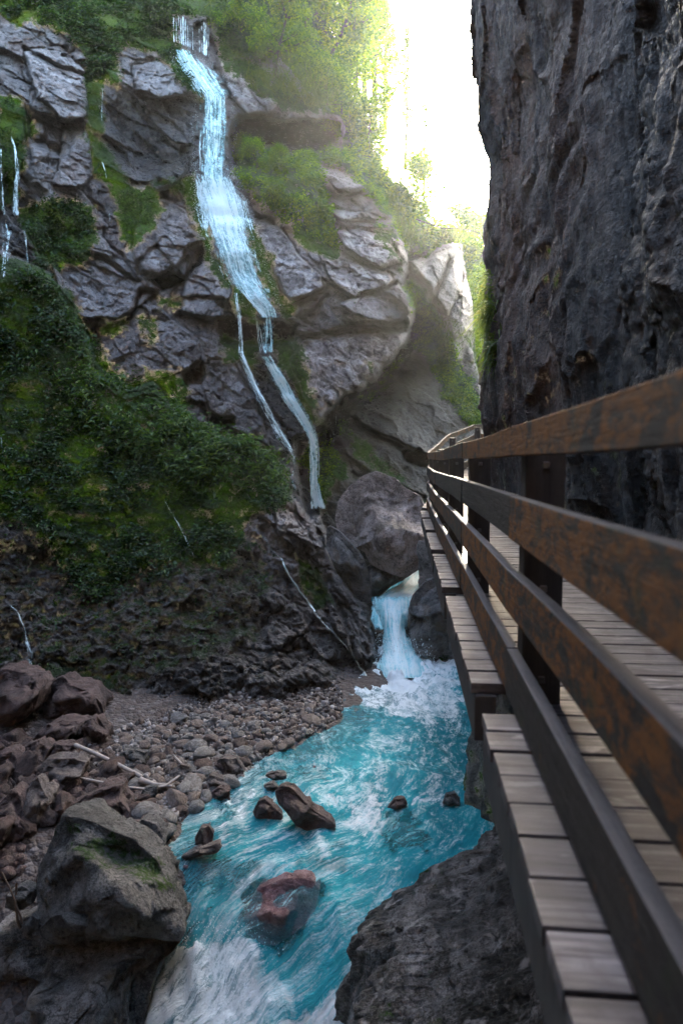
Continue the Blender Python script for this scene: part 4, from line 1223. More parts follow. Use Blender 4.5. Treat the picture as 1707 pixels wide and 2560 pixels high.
def world_stone_material():
    t = NT('mixed_small_stones')
    geo = t.node('ShaderNodeNewGeometry')
    col = t.ramp(geo.outputs['Random Per Island'], [(.0, (.03, .02, .016)), (.25, (.08, .05, .04)), (.5, (.11, .09, .08)), (.75, (.22, .185, .165)), (1, (.46, .42, .40))])
    n = t.noise(t.pos(), 30, 6, .7)
    col = t.mix(t.rng_(n, .35, .65, .55, 0), col, (.03, .024, .02))
    t.bsdf(Base_Color=col, Roughness=.65, Normal=t.bump(n, .5, .02))
    return t.m
M_stones = world_stone_material()
scatter_stones('gravel', [(200, 1850), (360, 1800), (479, 1745), (572, 1715), (850, 1700), (860, 1790), (780, 1870), (660, 1910), (610, 1975), (540, 2020), (470, 2060), (420, 2105), (300, 2060), (200, 1960)], 6500, .022, .095, M_stones,
               'small mixed pebbles filling the gravel bank between the cobbles', 77)
scatter_stones('rubble', [(-30, 1840), (210, 1850), (330, 1990), (420, 2100), (400, 2140), (120, 2060), (80, 2200), (60, 2380), (-40, 2400)], 1700, .035, .16, M_red,
               'dark red broken stones filling the gaps of the left rubble', 78)

# ================================================================== WATERFALLS
WATER_Z0 = -4.55
def ribbon(pts, off=.16, n_ac=9, step_px=5.0, foam_pts=None, wob=1.0, seed=0, free=True, Yfix=None, bulge=.05):
    """strip of water down the rock following photo pixels (x, y, width)"""
    P = np.array([p[:3] for p in pts], float)
    seg = np.hypot(np.diff(P[:, 0]), np.diff(P[:, 1]))
    s = np.concatenate([[0], np.cumsum(seg)])
    P[:, 2] *= 1.22
    n = max(6, int(s[-1]/step_px))
    t = np.linspace(0, s[-1], n)
    cx = np.interp(t, s, P[:, 0]); cyy = np.interp(t, s, P[:, 1]); w = np.interp(t, s, P[:, 2])
    for a in (cx, w):
        for _ in range(3): a[1:-1] = (a[:-2]+2*a[1:-1]+a[2:])/4
    fo = np.interp(t, s, [p[3] if len(p) > 3 else .2 for p in pts])
    q = np.stack([t*0+seed, t/26, t*0], -1)
    cx = cx+fbm(q, 3, .6, seed+1)*2.5*wob
    w = w*(1+fbm(q*.6+5, 2, .5, seed+2)*.2*wob)
    ac = np.linspace(-1, 1, n_ac)
    QX_ = cx[:, None]+ac[None]*w[:, None]/2
    QY_ = cyy[:, None]+0*ac[None]
    D = np.full(QX_.shape, np.nan)
    for j in range(n):
        for i in range(n_ac):
            if Yfix is None:
                h_, _n = hit(QX_[j, i], QY_[j, i])
                if h_ is not None: D[j, i] = h_[1]
    if Yfix is None:
        med = np.nanmedian(D)
        D = np.where(np.isnan(D), med, D)
        row = np.median(D, axis=1)
        D = D*.35+row[:, None]*.65
        D = D-off
        if free: D = np.minimum.accumulate(D, axis=0)
        for _ in range(4): D[1:-1] = (D[:-2]+2*D[1:-1]+D[2:])/4
    else:
        D = np.interp(t, s, Yfix)[:, None]+0*ac[None]
    D = D-bulge*(1-ac[None]**2)+fbm(np.stack([QX_/9, QY_/40, QX_*0], -1), 3, .6, seed+9)*.05
    W3 = at(QX_, QY_, D)
    al = np.concatenate([[0], np.cumsum(np.linalg.norm(np.diff(W3[:, n_ac//2], axis=0), axis=1))])[:, None]+0*ac[None]+seed*3.3
    acr = ac[None]*(w[:, None]/1707*D)/2+seed*1.7
    endf = np.minimum(sstep(0, 12, t), sstep(0, 12, s[-1]-t))
    ed = np.maximum(np.abs(ac[None])**2.6*1.15+0*t[:, None], (1-endf)[:, None]*.9)
    return W3, al, acr, ed, fo[:, None]+0*ac[None]

def fall(name, ribbons, mat, label, cat='waterfall'):
    V, F, at_ = [], [], dict(along=[], across=[], edge=[], foam=[])
    base = 0
    for r_ in ribbons:
        W3, al, acr, ed, fo = r_
        nj, ni = al.shape
        V.append(W3.reshape(-1, 3)); F.append(grid_faces(nj, ni)+base); base += nj*ni
        for k, a in zip(('along', 'across', 'edge', 'foam'), (al, acr, ed, fo)): at_[k].append(a.ravel())
    me = raw_mesh(name, np.concatenate(V), np.concatenate(F), mat, True, {k: np.concatenate(v) for k, v in at_.items()})
    return link(name, me, kind='structure', label=label, cat=cat)

main = [(452, 118, 26, .1), (470, 150, 52, .25), (495, 185, 78, .3), (520, 220, 84, .2), (537, 243, 80, .1), (536, 270, 74, .0), (535, 340, 74, .1), (534, 400, 74, .05), (534, 440, 74, .15),
        (538, 452, 84, .5), (546, 480, 94, 1.0), (558, 530, 96, .9), (572, 580, 98, .5), (590, 630, 94, .3), (604, 680, 86, .2), (622, 710, 92, .1), (642, 740, 80, .1), (664, 770, 62, .1), (674, 800, 44, .1)]
main = [(p[0], p[1], p[2]*1.16, p[3]) for p in main]
R1 = [ribbon(main, .28, 21, 4, seed=3), ribbon([(p[0]+1, p[1], p[2]*.72, p[3]) for p in main], .36, 15, 4, seed=13),
      ribbon([(500, 640, 20, .1), (592, 700, 30, .3), (640, 760, 26, .3), (668, 800, 20, .4)][1:], .4, 7, 4, seed=23)]
lower = [(664, 884, 26, .5), (682, 920, 36, .4), (706, 960, 38, .5), (738, 1015, 40, .5), (762, 1055, 34, .5), (778, 1085, 30, .5), (785, 1105, 28, .4), (785, 1150, 24, .2), (786, 1200, 22, .3), (790, 1240, 28, .9), (797, 1272, 34, 1.0)]
gapf = [(668, 786, 40, .1), (671, 840, 38, -.12), (667, 890, 34, .1)]
R1 += [ribbon(gapf, .45, 11, 4, seed=29, wob=.3), ribbon(lower, .3, 13, 4, seed=41)]
sr = np.random.default_rng(8)
def strands(path, n, wmin, wmax, seed0, off=.4, f0=.3):
    out = []
    P = np.array([p[:3] for p in path], float)
    s_ = np.concatenate([[0], np.cumsum(np.hypot(np.diff(P[:, 0]), np.diff(P[:, 1])))])
    for k in range(n):
        a, b = sorted(sr.uniform(0, s_[-1], 2))
        if b-a < 70: b = min(a+sr.uniform(70, 160), s_[-1]); a = max(0, b-sr.uniform(70, 160))
        m = max(3, int((b-a)/28))
        u0 = sr.uniform(-.5, .5); tt = np.linspace(a, b, m)
        w0 = sr.uniform(wmin, wmax)*.7
        pts = []
        for q, t_ in enumerate(tt):
            x = np.interp(t_, s_, P[:, 0]); y = np.interp(t_, s_, P[:, 1]); w = np.interp(t_, s_, P[:, 2])
            pts.append((x+w*(u0+.03*math.sin(q*1.3+k)), y, w0*(.4 if q in (0, m-1) else 1), f0+sr.uniform(-.2, .5)))
        out.append(ribbon(pts, off+sr.uniform(-.06, .12), 3, 5, seed=seed0+k, wob=.8, bulge=.02))
    return out
R1 += strands(main[:9], 7, 4, 10, 200)+strands(main[8:], 8, 5, 14, 230)+strands(lower, 7, 4, 11, 260)+strands([(655, 790, 34), (668, 886, 34)], 6, 3, 6, 280, .5, .5)
fall('waterfall', R1, M_fall, 'tall turquoise waterfall sliding in steps down the left cliff')
fall('waterfall', [ribbon([(x_, y_, w_*.5, .8), (x_+.5, (y_+118)/2, w_, .5), (x_+2, 112+(x_-440)*.45, w_*1.2, .8)], .35, 3, 4, seed=50+k_, wob=.4)
                   for k_, (x_, y_, w_) in enumerate([(434, 36, 5), (441, 44, 3), (447, 34, 4), (453, 38, 5), (458, 34, 7), (464, 42, 6), (469, 52, 4), (475, 58, 3), (481, 60, 3), (498, 62, 4), (504, 56, 5), (510, 44, 8), (515, 50, 6), (521, 62, 3)])],
     M_fallthin, 'thin white curtain of strands above the tall waterfall')
fall('waterfall', [ribbon([(592, 722, 10, .4), (590, 745, 16, .2), (600, 792, 18, .4), (603, 850, 17, .2), (604, 885, 17, .5), (614, 915, 24, .4), (640, 970, 30, .3), (668, 1030, 34, .2), (700, 1085, 34, .3), (725, 1120, 26, .3), (735, 1145, 20, .2), (736, 1172, 16, .1)], .3, 11, 4, seed=61),
                   ribbon([(732, 1170, 10, .3), (732, 1205, 8, .1), (745, 1234, 10, .3)], .25, 5, 4, seed=63), ribbon([(604, 885, 9, .9), (640, 965, 10, .8), (690, 1060, 10, .8), (728, 1125, 9, .8)], .38, 5, 4, seed=64)],
     M_fallthin, 'narrow turquoise branch left of the tall waterfall')
fall('waterfall', [ribbon([(26, 335, 7, .5), (38, 370, 12, .4), (44, 420, 18, .3), (40, 480, 18, .3), (38, 545, 20, .5)], .3, 7, 5, seed=71), ribbon([(3, 365, 6, .3), (5, 450, 9, .1), (10, 545, 12, .2)], .3, 5, 5, seed=72),
                   ribbon([(14, 550, 44, -.2), (20, 580, 36, .1), (14, 640, 26, .3), (10, 700, 22, .1)], .3, 9, 5, seed=73), ribbon([(60, 560, 10, .1), (68, 640, 10, .0), (80, 690, 14, -.1)], .3, 5, 5, seed=74)],
     M_fallthin, 'thin white falls at the upper left edge of the cliff')
fall('waterfall', [ribbon([(256, 205, 5, .1), (256, 260, 7, .2), (254, 325, 7, .1)], .3, 5, 5, seed=81), ribbon([(254, 395, 7, .2), (266, 440, 14, .2), (270, 500, 20, .0), (278, 565, 28, -.15)], .3, 7, 5, seed=82)],
     M_trickle, 'faint thread of water between mossy rocks left of the main waterfall')
fall('stream', [ribbon([(655, 1330, 5, .3), (680, 1375, 7, .3), (706, 1400, 8, .5), (722, 1440, 9, .5), (745, 1470, 12, .4), (775, 1510, 13, .5), (800, 1550, 11, .5), (835, 1585, 16, .5), (880, 1635, 18, .5), (905, 1670, 20, .6), (925, 1698, 22, .6)], .14, 7, 4, seed=91)],
     M_trickle, 'narrow rill running down the toe of the mossy slope to the pool', 'stream')
fall('stream', [ribbon([(20, 1505, 8, .3), (45, 1535, 12, .4), (62, 1580, 20, .4), (74, 1630, 22, .5), (78, 1680, 16, .4)], .14, 7, 4, seed=95)],
     M_trickle, 'white splashing trickle in the dark corner at the lower left of the slope', 'stream')
fall('stream', [ribbon([(390, 1205, 5, .3), (410, 1250, 7, .2), (435, 1290, 9, .4), (462, 1340, 10, .4), (490, 1400, 14, .1)], .14, 5, 4, seed=96)],
     M_trickle, 'thin trickle glinting through the leaves of the mossy slope', 'stream')
fall('stream', [ribbon([(245, 1732, 10, .6), (275, 1758, 10, .6), (305, 1772, 14, .6), (335, 1790, 16, .5)], .14, 5, 4, seed=97)],
     M_trickle, 'small trickle running over dark rocks behind the gravel bank', 'stream')
fall('stream', [ribbon([(0, 1080, 8, .2), (10, 1160, 9, .2), (30, 1240, 12, .1), (45, 1300, 10, .0)], .14, 5, 5, seed=98)],
     M_trickle, 'dim trickle at the far left edge of the dark slope', 'stream')
fall('waterfall', [ribbon([(x_, 1066+y_, 4, .2), (x_, 1066+y_+l_, 4, .1)], .5, 3, 5, seed=110+k_, wob=.3) for k_, (x_, y_, l_) in enumerate([(826, -25, 70), (834, -30, 90), (840, -35, 60), (618, -775, 45), (634, -775, 40), (722, -230, 60), (730, -228, 44), (640, -250, 40), (588, -245, 50)])],
     M_fallthin, 'fine drips falling from the overhanging cliff edges')

# --- cascade of the river between the huge boulder and the dark rock
def casc(pts, Ys, n_ac, seed, bulge=.25):
    return ribbon(pts, 0, n_ac, 4, seed=seed, Yfix=Ys, bulge=bulge, wob=.6)
fall('cascade', [casc([(1070, 1380, 16, .3), (1062, 1405, 34, .5), (1050, 1435, 48, .6), (1034, 1460, 62, .6), (1008, 1482, 84, .6), (986, 1499, 92, .4)], [23.0, 22.5, 22.0, 21.3, 20.8, 20.5], 17, 121, .1),
                 casc([(984, 1492, 84, .3), (984, 1508, 92, .45), (986, 1535, 74, .4), (986, 1570, 58, .3), (992, 1605, 62, .45), (998, 1635, 76, .6), (1006, 1668, 98, .6), (1010, 1695, 110, .5)], [20.6, 20.35, 20.0, 19.7, 19.3, 18.8, 18.0, 17.7], 25, 122, .5),
                 casc([(962, 1500, 34, .3), (950, 1520, 42, .3), (944, 1545, 34, .1), (948, 1575, 22, .2)], [20.4, 20.2, 19.9, 19.6], 9, 123, .1)],
     fall_material('cascade_water', (.22, .68, .74), .52), 'white cascade pouring between the huge boulder and the dark rock', 'cascade')
pool_me = raw_mesh('upper_pool', [(-1.0, 20.45, -3.25), (.9, 20.3, -3.2), (1.4, 23.4, -3.12), (-1.0, 23.4, -3.12)], np.array([[0, 1, 2, 3]]), M_water, True,
                   dict(foam=[.3, .3, .3, .2], deep=[.5, .5, .5, .5], alpha=[1, 1, 1, 1], across=[0, 3.3, 3.8, 0], along=[0, 0, 3, 3]))
link('upper_pool', pool_me, kind='structure')

def spray(name, pts, n, spread, smin, smax, label, seed):
    r = np.random.default_rng(seed)
    V0, F0 = ICO[1]
    pts = np.array(pts)
    c = pts[r.integers(0, len(pts), n)]+r.normal(size=(n, 3))*np.array(spread)
    sz = smin*(smax/smin)**(r.uniform(size=n)**2)
    P = c[:, None, :]+V0[None]*sz[:, None, None]*np.array([1, 1, 1.5])
    Fx = (F0[None]+(np.arange(n)*len(V0))[:, None, None]).reshape(-1, 3)
    link(name, raw_mesh(name, P.reshape(-1, 3), Fx, M_drop, True), label=label, cat='spray', kind='stuff')
td = NT('white_droplets')
td.bsdf(Base_Color=(.85, .95, .96), Roughness=.3)
M_drop = td.m
def edge_pts(rb, lo=0.0, hi=1.0, edges=True):
    W3 = rb[0]; n = len(W3); a, b = int(n*lo), max(int(n*hi), int(n*lo)+1)
    return (list(W3[a:b, 0])+list(W3[a:b, -1])) if edges else list(W3[a:b].reshape(-1, 3))
rb_m = R1[0]; rb_l = [x for x in R1 if len(x[0]) > 60][-1]
spray('spray', edge_pts(rb_m), 1400, (.05, .05, .08), .003, .011, 'fine white droplets flying off the edges of the tall waterfall', 1)
spray('spray', edge_pts(rb_m, .42, .62, False), 1500, (.16, .08, .16), .004, .014, 'white spray where the waterfall curtain lands on the ledge', 2)
spray('spray', [at(x, y, 19.0-(y-1600)/100*.9)+np.array([0, 0, .12]) for x in range(945, 1070, 12) for y in range(1610, 1690, 12)], 1300, (.16, .2, .12), .005, .018, 'white spray over the foot of the upper cascade', 3)
lowp = []
for x in range(370, 650, 16):
    for y in range(2350, 2560, 16):
        yy_ = 8.6-(y-2350)/210*.6
        p_ = at(x, y, yy_); p_[2] = float(water_z(p_[0], p_[1]))+.08
        lowp.append(p_)
spray('spray', lowp, 1600, (.16, .14, .07), .003, .008, 'white spray over the lower rapid beside the mossy boulder', 4)

# ================================================================== BOARDWALK
def box(V, F, ax, org, size, jit=0.0, r=None):
    """oriented box appended to lists; ax 3x3 rows = axes"""
    b = len(V)
    for k in range(8):
        c = np.array([(-.5, .5)[k & 1], (-.5, .5)[(k >> 1) & 1], (-.5, .5)[(k >> 2) & 1]])*size
        if r is not None and jit: c = c+r.uniform(-jit, jit, 3)
        V.append(org+c@ax)
    for f in ((0, 2, 3, 1), (4, 5, 7, 6), (0, 1, 5, 4), (2, 6, 7, 3), (0, 4, 6, 2), (1, 3, 7, 5)):
        F.append([b+k for k in f])

def finish(name, V, F, mat, parent, attrs=None, bev=.004, label=None):
    me = raw_mesh(name, np.array(V), np.array(F), mat, False, attrs)
    o = link(name, me, parent, label=label)
    m = o.modifiers.new('bevel', 'BEVEL'); m.width = bev; m.segments = 2; m.limit_method = 'ANGLE'
    return o

bw = link('boardwalk', None, loc=(0, 0, 0), label='weathered wooden boardwalk with rust-stained railing along the right cliff', cat='boardwalk')
# stations of the railing line: x, y, deck height
ST = [(.435, -4.0, 0), (.435, -1.75, 0), (.435, .5, 0), (.435, 2.75, 0), (.435, 5.05, 0), (.435, 7.3, 0), (.435, 9.5, 0), (.435, 11.5, .02), (.435, 13.05, .05),
      (.66, 14.5, .215), (1.03, 16.5, .525), (1.92, 19.5, .915), (2.45, 21.0, 1.0), (3.6, 24.0, 1.1)]
ST = [np.array(s_, float) for s_ in ST]
rails = [(1.0375, .115), (.736, .168), (.4335, .167), (.115, .185)]
rr_ = np.random.default_rng(3)
for k in range(len(ST)-1):
    a, b = ST[k], ST[k+1]
    d = b-a; ln = np.linalg.norm(d); u = d/ln
    side = np.array([u[1], -u[0], 0]); side /= np.linalg.norm(side)      # toward the cliff
    up = np.cross(side, u); up = up/np.linalg.norm(up)
    if up[2] < 0: up = -up
    for (hc, hh) in rails:
        V, F = [], []
        nseg = 6
        bow = rr_.uniform(-.012, .012); sag = rr_.uniform(-.008, .008)
        e0, e1 = rr_.uniform(-.006, .006, 2)
        th = .045
        rings = []
        for s_ in range(nseg+1):
            t_ = s_/nseg
            c = a+d*(t_*(1-.006)+.003)+np.array([0, 0, hc+e0*(1-t_)+e1*t_+sag*math.sin(PI*t_)])+side*(-.0025+bow*math.sin(PI*t_)+rr_.uniform(-.0015, .0015)+(.004 if k % 2 else 0))
            rings.append(c)
            for (sx_2, sz_2) in ((-.5, -.5), (.5, -.5), (.5, .5), (-.5, .5)):
                V.append(c+side*sx_2*th+np.array([0, 0, 1.0])*sz_2*hh)
        for s_ in range(nseg):
            for q in range(4):
                F.append([s_*4+q, s_*4+(q+1) % 4, s_*4+4+(q+1) % 4, s_*4+4+q])
        F.append([3, 2, 1, 0]); F.append([nseg*4+q for q in range(4)])
        # bolts at both ends are a part of the board's own look: small heads
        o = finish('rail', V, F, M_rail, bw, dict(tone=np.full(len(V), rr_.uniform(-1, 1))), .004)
    if k < len(ST):
        # post stands inside the boards
        ax = np.stack([side, u/np.linalg.norm(u), np.array([0, 0, 1.0])])
        V, F = [], []
        cpos = a+side*(.0245+.078)
        hgt = 1.03 if k else 1.03
        box(V, F, ax, cpos+np.array([0, 0, .525-.16]), np.array([.15, .12, 1.29]))
        po = finish('post', V, F, M_post, bw, None, .006)
        for hb in (.10, .30, .46, .70, .94):
            Vb, Fb = [], []
            box(Vb, Fb, ax, cpos+np.array([0, 0, hb])-u*.066, np.array([.026, .014, .026]))
            finish('bolt', Vb, Fb, M_bolt, po, None, .003)
# deck planks following the stations
V, F, tone = [], [], []
Vs, Fs = [], []
pitch = .178
for k in range(1, len(ST)-1):
    a, b = ST[k], ST[k+1]
    d = b-a; ln = np.linalg.norm(d[:2]); u = d/ln
    side = np.array([u[1], -u[0], 0]); side /= np.linalg.norm(side)
    n = int(round(ln/pitch)); pt = ln/n
    uu = d/np.linalg.norm(d)
    upv = np.cross(side, uu); upv /= np.linalg.norm(upv)
    if upv[2] < 0: upv = -upv
    ax = np.stack([side, uu, upv])
    for i in range(n):
        t_ = (i+.5)*pt
        near_post = (t_ < .15) or (ln-t_ < .14)
        x0 = (.02 if near_post else -.145)+rr_.uniform(-.006, .006)
        x1 = 1.72+rr_.uniform(-.01, .01)
        c = a+u*t_+side*((x0+x1)/2)+np.array([0, 0, -.0225+rr_.uniform(-.0025, .0025)])
        box(V, F, ax, c, np.array([x1-x0, pt-.013-rr_.uniform(0, .006), .045]), .0015, rr_)
        tone += [rr_.uniform(0, 1)]*8
finish('deck', V, F, M_plank, bw, dict(tone=tone), .003)
for k in range(1, len(ST)-1):
    a, b = ST[k], ST[k+1]
    d = b-a; ln = np.linalg.norm(d); u = d/ln
    side = np.array([u[1], -u[0], 0]); side /= np.linalg.norm(side)
    upv = np.cross(side, u); upv = upv if upv[2] > 0 else -upv
    ax = np.stack([side, u, upv])
    for off_, w_, h_, shrink in ((-.085, .09, .20, .32), (.75, .12, .2, 0.02), (1.5, .12, .2, .02)):
        V, F = [], []
        box(V, F, ax, (a+b)/2+side*off_+np.array([0, 0, -.049-h_/2]), np.array([w_, ln-shrink, h_]))
        finish('beam', V, F, M_post, bw, None, .005)
    V, F = [], []                                                       # cross bearer and strut into the rock
    box(V, F, ax, a+side*.75+np.array([0, 0, -.35]), np.array([1.5, .14, .18]))
    finish('bearer', V, F, M_post, bw, None, .006)

# ================================================================== FOLIAGE
def leaves(centers, size, r, normal=None, flat=.5, aspect=.55, nper=1, spread=0.0):
    """small pointed leaves (two triangles each, folded) at the centres"""
    c = np.repeat(centers, nper, 0)
    n = len(c)
    sz = np.repeat(size if np.ndim(size) else np.full(len(centers), size), nper)*r.uniform(.6, 1.35, n)
    if spread: c = c+r.normal(size=(n, 3))*spread
    d = r.normal(size=(n, 3)); d /= np.linalg.norm(d, axis=1)[:, None]
    up = r.normal(size=(n, 3))
    if normal is not None:
        nn = np.repeat(normal, nper, 0) if np.ndim(normal) == 2 else np.broadcast_to(normal, (n, 3))
        up = up*(1-flat)+nn*flat*2
    up /= np.linalg.norm(up, axis=1)[:, None]
    d = d-up*(d*up).sum(1)[:, None]; d /= np.linalg.norm(d, axis=1)[:, None]+1e-9
    sd_ = np.cross(up, d)
    a = c-d*sz[:, None]*.5
    b = c+sd_*sz[:, None]*aspect*.5+up*sz[:, None]*.10
    e = c-sd_*sz[:, None]*aspect*.5+up*sz[:, None]*.10
    t = c+d*sz[:, None]*.55-up*sz[:, None]*.08
    V = np.stack([a, b, t, e], 1).reshape(-1, 3)
    F = (np.arange(n)*4)[:, None]+np.array([[0, 1, 2, 3]])
    return V, F
def blades(base, length, r, lean, width=.02):
    """grass blades: bent strips"""
    n = len(base)
    L_ = length*r.uniform(.5, 1.3, n)
    d = r.normal(size=(n, 3))*.45+lean
    d /= np.linalg.norm(d, axis=1)[:, None]
    s_ = np.cross(d, r.normal(size=(n, 3))); s_ /= np.linalg.norm(s_, axis=1)[:, None]
    m = base+d*(L_*.5)[:, None]+np.array([0, 0, .05])*L_[:, None]
    t = base+d*L_[:, None]+np.array([0, 0, -.35])*L_[:, None]
    w = width*r.uniform(.7, 1.3, n)[:, None]
    V = np.stack([base-s_*w, base+s_*w, m+s_*w*.7, m-s_*w*.7, t+s_*w*.1, t-s_*w*.1], 1).reshape(-1, 3)
    o = (np.arange(n)*6)[:, None]
    F = np.concatenate([o+np.array([[0, 1, 2, 3]]), o+np.array([[3, 2, 4, 5]])])
    return V, F

fr = np.random.default_rng(21)
flatP = PC.reshape(-1, 3)
gx3 = np.gradient(PC, axis=1); gy3 = np.gradient(PC, axis=0)
NRM = np.cross(gy3, gx3).reshape(-1, 3); NRM /= np.linalg.norm(NRM, axis=1)[:, None]+1e-9
NRM[(NRM[:, 1] > 0)] *= -1
dens_base = (moss.ravel()*keep.ravel())
def region_leaves(name, poly, n, size, mat, label, kind='stuff', cat='ground cover', minmoss=.35, nper=4, spread=.07, lift=.05, noise_cut=.0, parent=None, asp=.55):
    w = np.zeros(PX.shape)
    for pl in poly: w = np.maximum(w, 1-sstep(-25, 12, poly_sdf(QX+wx_*2, QY+wy_*2, pl)))
    w = w.ravel()*np.clip(dens_base-minmoss, 0, 1)
    cl = fbm(flatP*1.6, 4, .6, 300)
    w = w*np.clip(.35+cl*2.2-noise_cut, 0, 1)
    w[(PX.ravel() < -200)] *= .3
    w = w/w.sum()
    ix = fr.choice(len(w), n, p=w)
    c = flatP[ix]+NRM[ix]*(lift*fr.uniform(0, 2.2, n))[:, None]+fr.normal(size=(n, 3))*.03
    nn = NRM[ix]*.4+np.array([0, -.25, .8])
    V, F = leaves(c, size, fr, nn, .55, asp, nper, spread)
    return link(name, raw_mesh(name, V, F, mat, False), label=label, cat=cat, kind=kind)
region_leaves('ground_cover', [[(-250, 800), (240, 860), (330, 960), (480, 1040), (480, 1070), (560, 1090), (650, 1120), (725, 1180), (735, 1260), (620, 1310), (560, 1440), (380, 1450), (240, 1560), (60, 1300), (-250, 1300)]],
              7000, .11, M_moss_leaf, 'dense low leafy plants carpeting the big slope at the lower left', minmoss=.25, nper=4, spread=.09, lift=.10, noise_cut=.28)
region_leaves('ground_cover', [[(-250, 900), (300, 1000), (620, 1200), (740, 1260), (700, 1400), (640, 1560), (400, 1680), (60, 1680), (-250, 1600)]],
              4200, .075, M_moss_leaf, 'sparse tiny plants dotted over the dark lower part of the big slope', minmoss=.1, nper=4, spread=.05, lift=.04, noise_cut=.15)
region_leaves('ground_cover', [[(150, 880), (480, 1000), (700, 1130), (700, 1230), (480, 1200), (200, 1100)]],
              1500, .17, M_crest, 'larger fresh leaves along the crest of the big slope', minmoss=.2, nper=5, spread=.12, lift=.2, noise_cut=.25, asp=.4)
region_leaves('ground_cover', [[(-250, 600), (120, 690), (240, 850), (240, 900), (-250, 900)], [(60, 500), (235, 500), (240, 620), (110, 690), (60, 620)]],
              3200, .13, M_moss_leaf, 'dark leafy plants on the left cliff above the mossy slope', minmoss=.3, nper=4, spread=.09, lift=.09)
region_leaves('ground_cover', [[(580, 400), (700, 395), (815, 376), (881, 381), (935, 446), (1006, 479), (1065, 625), (1017, 625), (968, 560), (870, 620), (800, 600), (690, 534), (600, 463)]],
              5200, .13, M_leaf, 'bright leafy plants and moss on the ledges right of the waterfall', minmoss=.3, nper=4, spread=.09, lift=.07)
region_leaves('ground_cover', [[(0, -60), (420, 0), (560, 20), (640, 60), (700, 210), (560, 145), (500, 60), (440, 60), (455, 150), (470, 235), (330, 112), (300, 205), (225, 205), (160, 66), (0, 30)]],
              5200, .15, M_moss_leaf, 'grassy green plants along the top of the left cliff', minmoss=.3, nper=4, spread=.1, lift=.1)
region_leaves('ground_cover', [[(720, -400), (500, -400), (640, 20), (690, 130), (790, 245), (862, 300), (900, 420), (1060, 620), (1160, 620), (1100, 560), (960, 400), (840, 100)]],
              9000, .22, M_leaf, 'undergrowth of leafy plants on the steep slope below the trees', minmoss=.2, nper=5, spread=.22, lift=.12)

region_leaves('ground_cover', [[(-100, 100), (500, 60), (560, 400), (700, 700), (820, 1080), (740, 1200), (560, 1050), (250, 930), (150, 700), (-100, 560)]],
              4500, .075, M_moss_leaf, 'short mosses and small plants in patches on the grey left cliff', minmoss=.38, nper=4, spread=.06, lift=.03, noise_cut=-.1)
region_leaves('ground_cover', [[(1000, 690), (1115, 790), (1220, 1060), (1150, 1060), (1040, 860), (830, 1180), (760, 1300), (740, 1160), (1000, 880)]],
              5500, .10, M_leaf, 'bright moss stripe running down the wall behind the boardwalk end', minmoss=.3, nper=4, spread=.06, lift=.02, noise_cut=-.3)

def tuft(px, py, n, length, label, lean=(0, -.5, .5), spread=(.5, .2, .15), mat=None, bvh=None, width=.012):
    h_, nn = hit(px, py, bvh)
    if h_ is None: return
    b = fr.normal(size=(n, 3))*np.array(spread)
    V, F = blades(b, length, fr, np.array(lean, float), width)
    link('grass_tuft', raw_mesh('grass_tuft', V, F, mat or M_grass, False), loc=h_, label=label, cat='grass tuft', group='grass tufts hanging from the cliff ledges')
for k_, (a, b_, n_, l_, sp_, lb) in enumerate([
        (655, 150, 500, .7, (.6, .2, .2), 'long grass tuft hanging above the pink slabs right of the waterfall top'),
        (720, 225, 700, .8, (.7, .3, .3), 'widest grass tuft drooping over the dark overhang'),
        (780, 255, 500, .7, (.5, .3, .2), 'grass tuft at the right end of the dark overhang'),
        (650, 195, 300, .5, (.35, .2, .1), 'small grass fringe on the rock edge between waterfall and overhang'),
        (560, 55, 300, .5, (.4, .2, .2), 'short grass tuft beside the top strands of the waterfall'),
        (1010, 600, 500, .8, (.5, .3, .3), 'yellowish grass tuft above the pale pinnacle'),
        (1090, 600, 700, .9, (.7, .3, .15), 'pale grass hanging over the top of the pinnacle'),
        (1130, 845, 260, .6, (.3, .2, .3), 'green tuft growing at the foot of the pale pinnacle')]):
    tuft(a, b_, n_, l_, lb, spread=sp_)

def tube(V, F, pts, rad, ns=6):
    pts = [np.array(p, float) for p in pts]
    b0 = len(V)
    for i, p in enumerate(pts):
        d = pts[min(i+1, len(pts)-1)]-pts[max(i-1, 0)]
        d = d/(np.linalg.norm(d)+1e-9)
        a = np.cross(d, [0.3, .9, .2]); a /= np.linalg.norm(a)
        c = np.cross(d, a)
        for k in range(ns):
            t = 2*PI*k/ns
            V.append(p+(a*math.cos(t)+c*math.sin(t))*rad[i])
    for i in range(len(pts)-1):
        for k in range(ns):
            F.append([b0+i*ns+k, b0+i*ns+(k+1) % ns, b0+(i+1)*ns+(k+1) % ns, b0+(i+1)*ns+k])

